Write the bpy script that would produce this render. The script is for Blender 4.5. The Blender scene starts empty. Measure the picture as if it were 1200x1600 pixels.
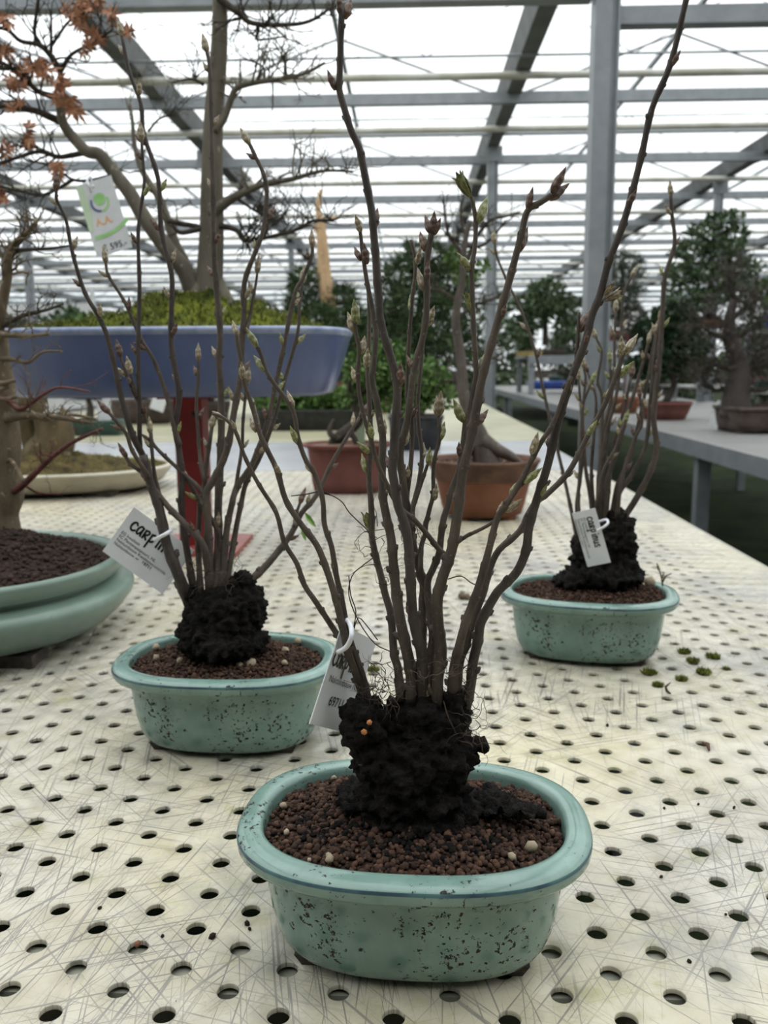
import bpy, bmesh, math, random
import numpy as np
from mathutils import Vector, Matrix, noise as mnoise

S = bpy.context.scene
C = S.collection
rnd = random.Random(7)
PI = math.pi

# ------------------------------------------------------------------ camera
BZ, H, FL = 0.75, 0.34, 1350.87           # bench height, eye above bench, focal length in px (1200x1600)
PITCH, YAW, ROLL = 0.166988, 0.0275121, -0.00772896
_cp, _sp = math.cos(PITCH), math.sin(PITCH)
FW = Vector((-math.sin(YAW) * _cp, math.cos(YAW) * _cp, -_sp))
_r = Vector((math.cos(YAW), math.sin(YAW), 0)); _u = _r.cross(FW)
RT = _r * math.cos(ROLL) + _u * math.sin(ROLL)
UP = -_r * math.sin(ROLL) + _u * math.cos(ROLL)
EYE = Vector((0, 0, BZ + H))
cam = bpy.data.cameras.new('camera'); camo = bpy.data.objects.new('camera', cam); C.objects.link(camo)
cam.sensor_fit = 'VERTICAL'; cam.sensor_height = 36.0; cam.lens = FL / 1600 * 36.0
cam.clip_start = 0.02; cam.clip_end = 300
m = Matrix((RT, UP, -FW)).transposed().to_4x4(); m.translation = EYE
camo.matrix_world = m
cam.dof.use_dof = True; cam.dof.focus_distance = 0.50; cam.dof.aperture_fstop = cam.lens / 2.3
S.camera = camo

def ray(x, y): return FW + RT * ((x - 600) / FL) + UP * ((800 - y) / FL)
def onz(x, y, z):
    d = ray(x, y); return EYE + d * ((z - EYE.z) / d.z)
def onY(x, y, Y):
    d = ray(x, y); return EYE + d * (Y / d.y)
def pxm(Y): return Y / FL                  # metres per pixel at depth Y

# ------------------------------------------------------------------ world, exposure
W = bpy.data.worlds.new('overcast_sky'); S.world = W; W.use_nodes = True
_nt = W.node_tree; bg = _nt.nodes['Background']; bg.inputs[0].default_value = (0.985, 0.992, 1.0, 1)
# standard overcast sky: luminance rises from the horizon to three times as much at the zenith
_tc = _nt.nodes.new('ShaderNodeTexCoord'); _sx = _nt.nodes.new('ShaderNodeSeparateXYZ'); _nt.links.new(_tc.outputs['Generated'], _sx.inputs[0])
_mr = _nt.nodes.new('ShaderNodeMapRange'); _nt.links.new(_sx.outputs[2], _mr.inputs[0])
SKY = 3.75
_mr.inputs[1].default_value = 0.0; _mr.inputs[2].default_value = 1.0; _mr.inputs[3].default_value = SKY / 3; _mr.inputs[4].default_value = SKY
_nt.links.new(_mr.outputs[0], bg.inputs[1])
vs = S.view_settings; vs.view_transform = 'Standard'; vs.look = 'None'; vs.gamma = 1.0; vs.use_curve_mapping = False
vs.exposure = 0.0

# ------------------------------------------------------------------ material helpers
MATS = {}
def mat(name, col, rough=0.6, spec=0.4, metal=0.0, build=None, trans=0.0):
    if name in MATS: return MATS[name]
    m = bpy.data.materials.new(name); m.use_nodes = True
    nt = m.node_tree; b = nt.nodes['Principled BSDF']
    b.inputs['Base Color'].default_value = (*col, 1); b.inputs['Roughness'].default_value = rough
    b.inputs['Specular IOR Level'].default_value = spec; b.inputs['Metallic'].default_value = metal
    if build: build(nt, b)
    MATS[name] = m
    return m
class N:
    def __init__(s, nt): s.nt = nt
    def n(s, t, **k):
        x = s.nt.nodes.new(t)
        for a, v in k.items():
            if a.startswith('i_'):
                key = a[2:]
                key = int(key) if key.isdigit() else key.replace('_', ' ')
                if isinstance(v, bpy.types.NodeSocket): s.nt.links.new(v, x.inputs[key])
                else: x.inputs[key].default_value = v
            else: setattr(x, a, v)
        return x
    def coord(s, scale=(1, 1, 1), rot=(0, 0, 0), kind='Object'):
        t = s.n('ShaderNodeTexCoord'); mp = s.n('ShaderNodeMapping')
        s.nt.links.new(t.outputs[kind], mp.inputs[0]); mp.inputs['Scale'].default_value = scale; mp.inputs['Rotation'].default_value = rot
        return mp.outputs[0]
    def noise(s, vec, scale, detail=4, rough=0.55, dist=0.0):
        x = s.n('ShaderNodeTexNoise'); s.nt.links.new(vec, x.inputs['Vector'])
        x.inputs['Scale'].default_value = scale; x.inputs['Detail'].default_value = detail
        x.inputs['Roughness'].default_value = rough; x.inputs['Distortion'].default_value = dist
        return x.outputs[0]
    def ramp(s, f, stops):
        x = s.n('ShaderNodeValToRGB'); s.nt.links.new(f, x.inputs[0]); e = x.color_ramp.elements
        while len(e) < len(stops): e.new(0.5)
        for k, (p, c) in enumerate(stops):
            e[k].position = p; e[k].color = (c, c, c, 1) if not hasattr(c, '__len__') else (*c, 1)
        return x.outputs[0]
    def mix(s, f, a, b, bt='MIX'):
        x = s.n('ShaderNodeMixRGB', blend_type=bt)
        for i, v in enumerate((f, a, b)):
            if isinstance(v, bpy.types.NodeSocket): s.nt.links.new(v, x.inputs[i])
            elif hasattr(v, '__len__'): x.inputs[i].default_value = (*v, 1)
            else: x.inputs[i].default_value = v if i == 0 else (v, v, v, 1)
        return x.outputs[0]
    def math(s, op, a, b=0.0):
        x = s.n('ShaderNodeMath', operation=op)
        for i, v in enumerate((a, b)):
            if isinstance(v, bpy.types.NodeSocket): s.nt.links.new(v, x.inputs[i])
            else: x.inputs[i].default_value = v
        return x.outputs[0]
    def bump(s, h, strength, dist, b):
        x = s.n('ShaderNodeBump'); x.inputs['Strength'].default_value = strength; x.inputs['Distance'].default_value = dist
        s.nt.links.new(h, x.inputs['Height']); s.nt.links.new(x.outputs[0], b.inputs['Normal'])
    def to(s, o, b, key): s.nt.links.new(o, b.inputs[key])

def mottled(c1, c2, scale=20, bump=0.0, bscale=None, detail=5, lo=0.35, hi=0.65, bd=0.002):
    def f(nt, b):
        q = N(nt); v = q.coord()
        n = q.noise(v, scale, detail)
        q.to(q.ramp(n, [(lo, c1), (hi, c2)]), b, 'Base Color')
        if bump: q.bump(q.noise(v, bscale or scale * 3, 6), bump, bd, b)
    return f

def glaze_build(nt, b):
    q = N(nt); v = q.coord()
    base = q.ramp(q.noise(v, 22, 5), [(0.3, (0.13, 0.215, 0.182)), (0.7, (0.20, 0.312, 0.268))])
    base = q.mix(q.ramp(q.noise(q.coord((1, 1, .25)), 55, 3), [(0.52, 0.0), (0.75, 0.4)]), base, (0.085, 0.16, 0.13))
    sx = q.n('ShaderNodeSeparateXYZ', i_0=v)
    left = q.math('MULTIPLY_ADD', sx.outputs[0], -2.2)
    left.node.inputs[2].default_value = 0.36
    patch = q.math('ADD', q.noise(v, 16, 3), q.math('MULTIPLY', left, 0.32))
    patch = q.ramp(patch, [(0.52, 0.0), (0.72, 1.0)])
    fine = q.noise(v, 260, 4, 0.7)
    thr = q.math('ADD', fine, q.math('MULTIPLY', patch, 0.12))
    dirt = q.ramp(thr, [(0.66, 0.0), (0.70, 1.0)])
    q.to(q.mix(dirt, base, (0.018, 0.014, 0.011)), b, 'Base Color')
    q.to(q.mix(dirt, (0.15,) * 3, (0.8,) * 3), b, 'Roughness')
M_GLAZE = mat('aqua_glaze', (0.2, .4, .33), 0.16, 0.6, build=glaze_build)
M_RIMLINE = mat('rim_edge_dark', (0.03, 0.06, 0.085), 0.3, 0.5, build=mottled((0.02, 0.035, 0.06), (0.07, 0.15, 0.15), 40))
M_FOOT = mat('unglazed_clay', (0.06, 0.045, 0.038), 0.9, 0.2, build=mottled((0.05, 0.04, 0.035), (0.10, 0.085, 0.075), 60, 0.3))
def cel_build(nt, b):
    q = N(nt); v = q.coord()
    base = q.ramp(q.noise(v, 9, 6), [(0.3, (0.105, 0.155, 0.125)), (0.7, (0.19, 0.26, 0.215))])
    sp = q.ramp(q.noise(v, 120, 3, 0.6), [(0.70, 0.0), (0.75, 0.8)])
    q.to(q.mix(sp, base, (0.05, 0.09, 0.07)), b, 'Base Color')
M_CEL = mat('celadon_glaze', (0.2, 0.3, 0.24), 0.3, 0.5, build=cel_build)
M_CREAM = mat('cream_glaze', (0.42, 0.38, 0.28), 0.35, 0.5, build=mottled((0.33, 0.30, 0.22), (0.50, 0.46, 0.36), 8))
def blue_build(nt, b):
    q = N(nt); v = q.coord((1, 1, 0.5))
    base = q.ramp(q.noise(v, 7, 5, 0.6), [(0.3, (0.07, 0.095, 0.205)), (0.62, (0.105, 0.135, 0.265)), (0.85, (0.22, 0.26, 0.36))])
    q.to(base, b, 'Base Color')
M_BLUE = mat('blue_glaze', (0.07, 0.1, 0.26), 0.25, 0.5, build=blue_build)
M_BLUERIM = mat('pale_blue_rim', (0.22, 0.27, 0.42), 0.3, 0.5, build=mottled((0.16, 0.2, 0.36), (0.34, 0.38, 0.5), 30))
M_TERRA = mat('terracotta', (0.2, 0.085, 0.045), 0.85, 0.2, build=mottled((0.165, 0.07, 0.040), (0.225, 0.10, 0.06), 14, 0.15))
M_TERRA2 = mat('red_terracotta', (0.20, 0.065, 0.05), 0.8, 0.25, build=mottled((0.13, 0.047, 0.040), (0.185, 0.075, 0.062), 12, 0.15))
M_TERRADARK = mat('stained_terracotta', (0.12, 0.07, 0.05), 0.85, 0.2, build=mottled((0.085, 0.05, 0.038), (0.17, 0.095, 0.066), 20))
M_BROWNPOT = mat('dark_brown_clay', (0.07, 0.05, 0.042), 0.7, 0.3, build=mottled((0.055, 0.04, 0.035), (0.095, 0.07, 0.06), 20))
M_BLACKPOT = mat('black_plastic', (0.018, 0.018, 0.02), 0.5, 0.4, build=mottled((0.012,) * 3, (0.03,) * 3, 30))
M_DGREEN = mat('dark_green_glaze', (0.015, 0.05, 0.045), 0.3, 0.5, build=mottled((0.01, 0.04, 0.035), (0.025, 0.07, 0.06), 12))
M_COBALT = mat('cobalt_glaze', (0.02, 0.05, 0.25), 0.3, 0.5, build=mottled((0.015, 0.04, 0.2), (0.04, 0.09, 0.35), 12))

def island(c_list, name, rough=0.9, bump=0.25):
    def f(nt, b):
        q = N(nt); g = q.n('ShaderNodeNewGeometry'); v = q.coord()
        k = len(c_list)
        base = q.ramp(g.outputs['Random Per Island'], [(i / (k - 1) if k > 1 else 0, c) for i, c in enumerate(c_list)])
        base = q.mix(0.5, base, q.ramp(q.noise(v, 300, 4), [(0.3, 0.45), (0.7, 1.0)]), 'MULTIPLY')
        q.to(base, b, 'Base Color')
        if bump: q.bump(q.noise(v, 700, 4), bump, 0.001, b)
    return mat(name, c_list[0], rough, 0.25, build=f)
M_GRAIN = island([(0.026, 0.014, 0.010), (0.06, 0.031, 0.020), (0.036, 0.019, 0.013), (0.092, 0.048, 0.030), (0.022, 0.013, 0.010), (0.066, 0.034, 0.022), (0.13, 0.07, 0.043)], 'akadama_grain')
M_GRAIND = island([(0.022, 0.014, 0.011), (0.045, 0.027, 0.021), (0.03, 0.019, 0.015), (0.062, 0.037, 0.029)], 'dark_soil_grain')
M_PEBBLE = island([(0.34, 0.26, 0.165), (0.26, 0.185, 0.11), (0.40, 0.33, 0.24), (0.22, 0.155, 0.095)], 'pale_pebble', 0.85)
M_SOILBASE = mat('soil_bed', (0.04, 0.022, 0.015), 0.95, 0.1, build=mottled((0.02, 0.012, 0.009), (0.07, 0.038, 0.025), 220, 0.6))
M_PEAT = mat('black_peat', (0.006, 0.0055, 0.005), 0.85, 0.15, build=mottled((0.0035, 0.003, 0.003), (0.016, 0.013, 0.011), 160, 0.9, 420, bd=0.004))
def bark_build(c1, c2, sc):
    def f(nt, b):
        q = N(nt); v = q.coord((1, 1, 0.35))
        n = q.noise(v, sc, 5, 0.65)
        base = q.ramp(n, [(0.3, c1), (0.7, c2)])
        len_ = q.ramp(q.noise(q.coord(), sc * 3.2, 2), [(0.66, 0.0), (0.72, 0.6)])
        q.to(q.mix(len_, base, tuple(min(1, x * 2.1) for x in c2)), b, 'Base Color')
        q.bump(n, 0.35, 0.0012, b)
    return f
M_STEM = mat('hornbeam_bark', (0.06, 0.045, 0.035), 0.7, 0.3, build=bark_build((0.045, 0.035, 0.028), (0.115, 0.09, 0.072), 130))
M_STEMD = mat('hornbeam_bark_dark', (0.03, 0.025, 0.025), 0.6, 0.35, build=bark_build((0.03, 0.0235, 0.022), (0.078, 0.06, 0.052), 130))
M_MAPLE = mat('grey_maple_bark', (0.16, 0.14, 0.11), 0.85, 0.2, build=bark_build((0.09, 0.078, 0.06), (0.20, 0.175, 0.14), 22))
M_TWIG = mat('dark_twig_bark', (0.05, 0.042, 0.035), 0.85, 0.2, build=bark_build((0.032, 0.027, 0.022), (0.085, 0.07, 0.055), 60))
M_TAN = mat('tan_branch_bark', (0.16, 0.12, 0.08), 0.85, 0.2, build=bark_build((0.085, 0.064, 0.042), (0.20, 0.155, 0.105), 40))
M_STUMP = mat('mossy_stump_bark', (0.1, 0.075, 0.04), 0.9, 0.2, build=bark_build((0.05, 0.037, 0.02), (0.16, 0.12, 0.065), 16))
M_REDTWIG = mat('red_twig_bark', (0.12, 0.04, 0.035), 0.7, 0.3, build=bark_build((0.07, 0.026, 0.024), (0.16, 0.06, 0.05), 60))
M_JIN = mat('bleached_deadwood', (0.55, 0.36, 0.2), 0.8, 0.2, build=bark_build((0.38, 0.235, 0.12), (0.66, 0.46, 0.28), 14))
def bud_build(c1, c2, c3):
    def f(nt, b):
        q = N(nt); g = q.coord(kind='Generated'); o = q.n('ShaderNodeObjectInfo')
        base = q.ramp(q.noise(q.coord((1, 1, 2.2), kind='Generated'), 3.2, 3), [(0.36, c1), (0.62, c2)])
        base = q.mix(q.ramp(q.noise(g, 6, 2), [(0.5, 0.0), (0.68, 0.75)]), base, c3)
        q.to(q.mix(q.math('MULTIPLY', o.outputs['Random'], 0.45), base, c1), b, 'Base Color')
    return f
M_BUDB = mat('brown_bud_scale', (0.1, 0.06, 0.04), 0.55, 0.4, build=bud_build((0.05, 0.026, 0.021), (0.13, 0.068, 0.045), (0.22, 0.15, 0.09)))
M_BUDG = mat('green_bud_scale', (0.2, 0.22, 0.07), 0.5, 0.4, build=bud_build((0.10, 0.085, 0.045), (0.24, 0.27, 0.08), (0.36, 0.36, 0.16)))
M_BUDP = mat('pale_bud_scale', (0.25, 0.2, 0.12), 0.5, 0.4, build=bud_build((0.14, 0.10, 0.06), (0.27, 0.22, 0.125), (0.5, 0.45, 0.33)))
M_LEAFG = mat('fresh_green_leaf', (0.2, 0.38, 0.07), 0.5, 0.4, build=mottled((0.15, 0.3, 0.05), (0.28, 0.46, 0.12), 150))
M_MAPLELEAF = mat('russet_maple_leaf', (0.3, 0.12, 0.06), 0.6, 0.3, build=island([(0.26, 0.085, 0.05), (0.4, 0.18, 0.08), (0.2, 0.07, 0.05)], 'russet_leaf_tone').node_tree and mottled((0.3, 0.12, 0.08), (0.5, 0.26, 0.13), 18))
def fol(name, cols): return island(cols, name, 0.7, 0.0)
M_PINE = fol('pine_needle', [(0.022, 0.045, 0.016), (0.05, 0.085, 0.03), (0.035, 0.062, 0.022), (0.09, 0.13, 0.05)])
M_GREENFOL = fol('mid_green_foliage', [(0.05, 0.11, 0.025), (0.10, 0.18, 0.045), (0.15, 0.25, 0.07), (0.07, 0.13, 0.03)])
M_DARKFOL = fol('dark_evergreen', [(0.012, 0.028, 0.012), (0.025, 0.05, 0.02), (0.045, 0.075, 0.03)])
M_GREYFOL = fol('grey_green_foliage', [(0.05, 0.06, 0.04), (0.085, 0.095, 0.07), (0.06, 0.07, 0.05)])
M_CONIF = fol('conifer_green', [(0.045, 0.075, 0.035), (0.085, 0.125, 0.06), (0.055, 0.09, 0.042), (0.13, 0.175, 0.09)])
M_BARE = fol('bare_twig_haze', [(0.05, 0.042, 0.036), (0.09, 0.078, 0.066), (0.065, 0.055, 0.047)])
M_MOSS = mat('tray_moss', (0.12, 0.15, 0.02), 0.95, 0.1, build=mottled((0.028, 0.04, 0.01), (0.23, 0.25, 0.035), 16, 1.0, 90, bd=0.02, lo=0.38, hi=0.62))
M_MOSSB = fol('moss_blade', [(0.05, 0.075, 0.015), (0.16, 0.19, 0.03), (0.27, 0.28, 0.05), (0.09, 0.11, 0.02)])
M_MOSSC = mat('brown_moss', (0.06, 0.045, 0.02), 0.95, 0.1, build=mottled((0.03, 0.02, 0.013), (0.12, 0.09, 0.035), 26, 0.8, 90, bd=0.01))
M_STEEL = mat('galvanised_steel', (0.33, 0.35, 0.37), 0.5, 0.5, 0.35, build=mottled((0.205, 0.218, 0.23), (0.275, 0.29, 0.303), 10, lo=.3, hi=.7))
M_STEELD = mat('weathered_gutter', (0.17, 0.175, 0.175), 0.6, 0.4, 0.2, build=mottled((0.10, 0.105, 0.105), (0.16, 0.165, 0.165), 5))
M_PIPE = mat('cream_pipe_paint', (0.5, 0.49, 0.43), 0.5, 0.4, build=mottled((0.36, 0.345, 0.27), (0.58, 0.57, 0.53), 3))
M_RED = mat('red_paint', (0.2, 0.016, 0.018), 0.4, 0.5, build=mottled((0.17, 0.012, 0.015), (0.23, 0.02, 0.022), 12))
M_REDPLATE = mat('worn_red_paint', (0.42, 0.07, 0.06), 0.45, 0.5, build=mottled((0.25, 0.04, 0.035), (0.36, 0.085, 0.07), 14))
M_WHITE = mat('white_card', (0.78, 0.79, 0.80), 0.35, 0.4, build=mottled((0.62, 0.63, 0.65), (0.70, 0.70, 0.71), 30))
M_INK = mat('black_ink', (0.008, 0.008, 0.009), 0.5, 0.3, build=mottled((0.006,) * 3, (0.012,) * 3, 50))
M_INKG = mat('grey_print', (0.09, 0.09, 0.1), 0.6, 0.2, build=mottled((0.07,) * 3, (0.12,) * 3, 50))
M_PRG = mat('green_print', (0.34, 0.62, 0.25), 0.5, 0.3, build=mottled((0.30, 0.57, 0.2), (0.38, 0.66, 0.3), 40))
M_PRGP = mat('pale_green_print', (0.55, 0.66, 0.48), 0.5, 0.3, build=mottled((0.5, 0.63, 0.43), (0.62, 0.71, 0.56), 40))
M_PRB = mat('navy_print', (0.1, 0.14, 0.28), 0.5, 0.3, build=mottled((0.08, 0.12, 0.25), (0.13, 0.17, 0.32), 40))
M_PRO = mat('orange_print', (0.72, 0.42, 0.22), 0.5, 0.3, build=mottled((0.68, 0.38, 0.18), (0.76, 0.47, 0.27), 40))
M_PLASTIC = mat('white_plastic_tie', (0.75, 0.76, 0.8), 0.3, 0.5, build=mottled((0.7, 0.71, 0.76), (0.8, 0.8, 0.83), 60))
M_WOODY = mat('yellow_tray', (0.5, 0.4, 0.15), 0.6, 0.3, build=mottled((0.4, 0.3, 0.1), (0.55, 0.45, 0.2), 10))
M_ROOT = mat('root_hair', (0.07, 0.055, 0.045), 0.8, 0.2, build=mottled((0.03, 0.022, 0.018), (0.12, 0.09, 0.07), 60))

def bench_build(nt, b):
    q = N(nt); v = q.coord()
    big = q.noise(v, 2.3, 4, 0.6, 0.3); mid = q.noise(v, 14, 6, 0.65)
    base = q.ramp(mid, [(0.3, (0.37, 0.333, 0.265)), (0.5, (0.485, 0.447, 0.38)), (0.72, (0.585, 0.555, 0.495))])
    sy = q.n('ShaderNodeSeparateXYZ', i_0=v).outputs[1]
    far = q.n('ShaderNodeMapRange', i_0=sy); far.inputs[1].default_value = 0.4; far.inputs[2].default_value = 1.2
    yel = q.math('ADD', q.math('MULTIPLY', far.outputs[0], 0.42), q.math('MULTIPLY', big, 0.75))
    yel = q.ramp(yel, [(0.30, 0.0), (0.62, 1.0)])
    base = q.mix(yel, base, (0.605, 0.54, 0.345))
    stain = q.ramp(q.noise(v, 26, 5, 0.7), [(0.57, 0.0), (0.70, 0.6)])
    base = q.mix(stain, base, (0.36, 0.34, 0.15))
    grey = q.ramp(q.noise(v, 6, 6, 0.75), [(0.50, 0.0), (0.66, 0.6)])
    base = q.mix(grey, base, (0.21, 0.215, 0.215))
    # scratches: stretched noise in several directions, strongest where the sheet is most worn
    near = q.n('ShaderNodeMapRange', i_0=sy); near.inputs[1].default_value = 0.36; near.inputs[2].default_value = 0.85
    near.inputs[3].default_value = 1.0; near.inputs[4].default_value = 0.12
    tot = None
    for i, a in enumerate((0.25, 0.62, 1.25, -0.2, -0.75, -1.3, 0.05)):
        vv = q.coord((1, 1, 1), (0, 0, a))
        m2 = q.n('ShaderNodeMapping'); nt.links.new(vv, m2.inputs[0]); m2.inputs['Scale'].default_value = (620, 7.5, 1); vv = m2.outputs[0]
        wv = q.n('ShaderNodeVectorMath', operation='ADD', i_0=vv, i_1=(i * 13.7, i * 5.1, 0)).outputs[0]
        nn = q.noise(wv, 1.0, 1.5, 0.5, 0.0)
        s = q.ramp(nn, [(0.63, 0.0), (0.665, 1.0)])
        msk = q.ramp(q.noise(q.n('ShaderNodeVectorMath', operation='ADD', i_0=v, i_1=(i * 3.3, 0, 0)).outputs[0], 7, 2), [(0.42, 0.0), (0.58, 1.0)])
        s = q.math('MULTIPLY', s, msk)
        tot = s if tot is None else q.math('MAXIMUM', tot, s)
    scr = q.math('MULTIPLY', tot, near.outputs[0])
    base = q.mix(q.math('MULTIPLY', scr, 0.7), base, (0.13, 0.125, 0.12))
    dots = q.ramp(q.noise(v, 330, 2, 0.5), [(0.76, 0.0), (0.79, 0.9)])
    base = q.mix(dots, base, (0.05, 0.045, 0.03))
    q.to(base, b, 'Base Color')
    q.to(q.ramp(q.noise(v, 40, 4), [(0.35, 0.26), (0.7, 0.5)]), b, 'Roughness')
    hh = q.math('ADD', q.math('MULTIPLY', q.ramp(q.noise(v, 85, 2), [(0.6, 0.0), (0.75, 1.0)]), 0.5), q.math('MULTIPLY', scr, -0.4))
    q.bump(hh, 0.25, 0.0015, b)
M_BENCH = mat('worn_cream_bench', (0.5, 0.5, 0.46), 0.35, 0.45, build=bench_build)
M_BENCHE = mat('bench_edge', (0.4, 0.4, 0.36), 0.45, 0.4, build=mottled((0.3, 0.3, 0.24), (0.42, 0.41, 0.34), 9))
M_PLAIN = mat('smooth_grey_sheet', (0.42, 0.44, 0.49), 0.25, 0.5, build=mottled((0.35, 0.355, 0.375), (0.42, 0.425, 0.445), 5))
M_YSHEET = mat('yellowed_sheet', (0.48, 0.45, 0.27), 0.4, 0.4, build=mottled((0.25, 0.235, 0.155), (0.38, 0.36, 0.235), 3))
M_BENCH2 = mat('grey_slatted_top', (0.42, 0.41, 0.39), 0.5, 0.4, build=mottled((0.19, 0.186, 0.178), (0.26, 0.256, 0.248), 20))
M_FLOOR = mat('mossy_ground', (0.03, 0.05, 0.015), 0.95, 0.1, build=mottled((0.008, 0.012, 0.0045), (0.022, 0.031, 0.010), 3, 0.6, 40, bd=0.02))
def glass_build(nt, b):
    nt.nodes.remove(b); out = nt.nodes['Material Output']; q = N(nt)
    t = q.n('ShaderNodeBsdfTransparent'); t.inputs[0].default_value = (0.93, 0.95, 0.95, 1)
    g = q.n('ShaderNodeBsdfGlossy'); g.inputs[0].default_value = (0.8, 0.8, 0.8, 1); g.inputs[1].default_value = 0.15
    tl = q.n('ShaderNodeBsdfTranslucent'); tl.inputs[0].default_value = (0.85, 0.88, 0.9, 1)
    m1 = q.n('ShaderNodeMixShader'); m1.inputs[0].default_value = 0.06; nt.links.new(t.outputs[0], m1.inputs[1]); nt.links.new(g.outputs[0], m1.inputs[2])
    dirt = q.ramp(q.noise(q.coord(), 1.3, 4), [(0.4, 0.03), (0.7, 0.16)])
    m2 = q.n('ShaderNodeMixShader'); nt.links.new(dirt, m2.inputs[0]); nt.links.new(m1.outputs[0], m2.inputs[1]); nt.links.new(tl.outputs[0], m2.inputs[2])
    nt.links.new(m2.outputs[0], out.inputs[0])
M_GLASS = mat('roof_glass', (1, 1, 1), build=glass_build)
M_WALL = mat('white_end_sheet', (0.62, 0.62, 0.62), 0.7, 0.3, build=mottled((0.55, 0.55, 0.54), (0.68, 0.68, 0.68), 1.5))

M_LIGHTBLOCK = mat('dark_light_block', (0.03, 0.035, 0.03), 0.8, 0.2, build=mottled((0.025, 0.03, 0.026), (0.045, 0.05, 0.045), 2))  # dark surface of the added light-blocking wall behind the camera
# ------------------------------------------------------------------ object helpers
def tag(o, label=None, cat=None, group=None, kind=None):
    if label: o['label'] = label
    if cat: o['category'] = cat
    if group: o['group'] = group
    if kind: o['kind'] = kind
    return o
def thing(name, loc, label=None, cat=None, group=None, kind=None):
    o = bpy.data.objects.new(name, None); C.objects.link(o); o.location = loc; o.empty_display_size = 0.05
    return tag(o, label, cat, group, kind)
def wloc(o):
    v = Vector((0, 0, 0))
    while o: v = v + o.location; o = o.parent
    return v
def mkmesh(name, verts, faces, m=None, smooth=True):
    me = bpy.data.meshes.new(name)
    if isinstance(verts, np.ndarray) and isinstance(faces, np.ndarray):
        nv, nf, k = len(verts), len(faces), faces.shape[1]
        me.vertices.add(nv); me.vertices.foreach_set('co', verts.astype(np.float32).ravel())
        me.loops.add(nf * k); me.loops.foreach_set('vertex_index', faces.astype(np.int32).ravel())
        me.polygons.add(nf); me.polygons.foreach_set('loop_start', np.arange(0, nf * k, k, dtype=np.int32))
        me.update(calc_edges=True); me.validate()
    else:
        me.from_pydata([tuple(v) for v in verts], [], faces); me.update()
    if smooth: me.polygons.foreach_set('use_smooth', [True] * len(me.polygons))
    if m: me.materials.append(m)
    return me
def obj(name, verts, faces, m, parent=None, smooth=True, local=False):
    """one mesh object; verts in world space unless local, stored relative to the parent"""
    if parent is not None and not local:
        o = wloc(parent)
        if isinstance(verts, np.ndarray): verts = verts - np.array(o)
        else: verts = [Vector(v) - o for v in verts]
    me = mkmesh(name, verts, faces, m, smooth)
    ob = bpy.data.objects.new(name, me); C.objects.link(ob); ob.parent = parent
    return ob
class MB:
    def __init__(s): s.v = []; s.f = []
    def add(s, v, f):
        k = len(s.v); s.v += [Vector(x) for x in v]; s.f += [tuple(i + k for i in q) for q in f]; return s
    def box(s, a, b, M=None):
        (x0, y0, z0), (x1, y1, z1) = a, b
        v = [Vector(p) for p in ((x0, y0, z0), (x1, y0, z0), (x1, y1, z0), (x0, y1, z0), (x0, y0, z1), (x1, y0, z1), (x1, y1, z1), (x0, y1, z1))]
        if M is not None: v = [M @ p for p in v]
        return s.add(v, [(0, 3, 2, 1), (4, 5, 6, 7), (0, 1, 5, 4), (1, 2, 6, 5), (2, 3, 7, 6), (3, 0, 4, 7)])
    def tube(s, pts, rad, n=7, cap=True): return s.add(*tube(pts, rad, n, cap))
    def build(s, name, m, parent=None, smooth=True): return obj(name, s.v, s.f, m, parent, smooth)
def tube(pts, rad, n=7, cap=True):
    pts = [Vector(p) for p in pts]; k = len(pts)
    if not hasattr(rad, '__len__'): rad = [rad] * k
    v, f = [], []
    t0 = (pts[1] - pts[0]).normalized()
    up = Vector((0, 1, 0)) if abs(t0.y) < 0.9 else Vector((1, 0, 0))
    x = t0.cross(up).normalized()
    for i in range(k):
        t = (pts[min(i + 1, k - 1)] - pts[max(i - 1, 0)])
        t = t.normalized() if t.length > 1e-9 else t0
        x = (x - t * x.dot(t)).normalized(); y = t.cross(x)
        for j in range(n):
            a = 2 * PI * j / n
            v.append(pts[i] + (x * math.cos(a) + y * math.sin(a)) * rad[i])
    for i in range(k - 1):
        for j in range(n):
            j2 = (j + 1) % n
            f.append((i * n + j, i * n + j2, (i + 1) * n + j2, (i + 1) * n + j))
    if cap:
        f.append(tuple(range(n - 1, -1, -1))); f.append(tuple((k - 1) * n + j for j in range(n)))
    return v, f
def smooth_path(P, per=4):
    """Catmull-Rom through P (tuples of any length)"""
    P = [np.array(p, float) for p in P]
    if len(P) < 3: return P
    out = []
    for i in range(len(P) - 1):
        p0 = P[i - 1] if i else 2 * P[0] - P[1]
        p1, p2 = P[i], P[i + 1]
        p3 = P[i + 2] if i + 2 < len(P) else 2 * P[-1] - P[-2]
        for j in range(per):
            t = j / per
            out.append(0.5 * ((2 * p1) + (p2 - p0) * t + (2 * p0 - 5 * p1 + 4 * p2 - p3) * t * t + (3 * p1 - p0 - 3 * p2 + p3) * t ** 3))
    out.append(P[-1])
    return out
def selfill(a, b, e, seg=72):
    pts = []
    for i in range(seg):
        t = 2 * PI * i / seg; c, s = math.cos(t), math.sin(t)
        pts.append((math.copysign(abs(c) ** (2 / e), c) * a, math.copysign(abs(s) ** (2 / e), s) * b))
    return pts
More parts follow.
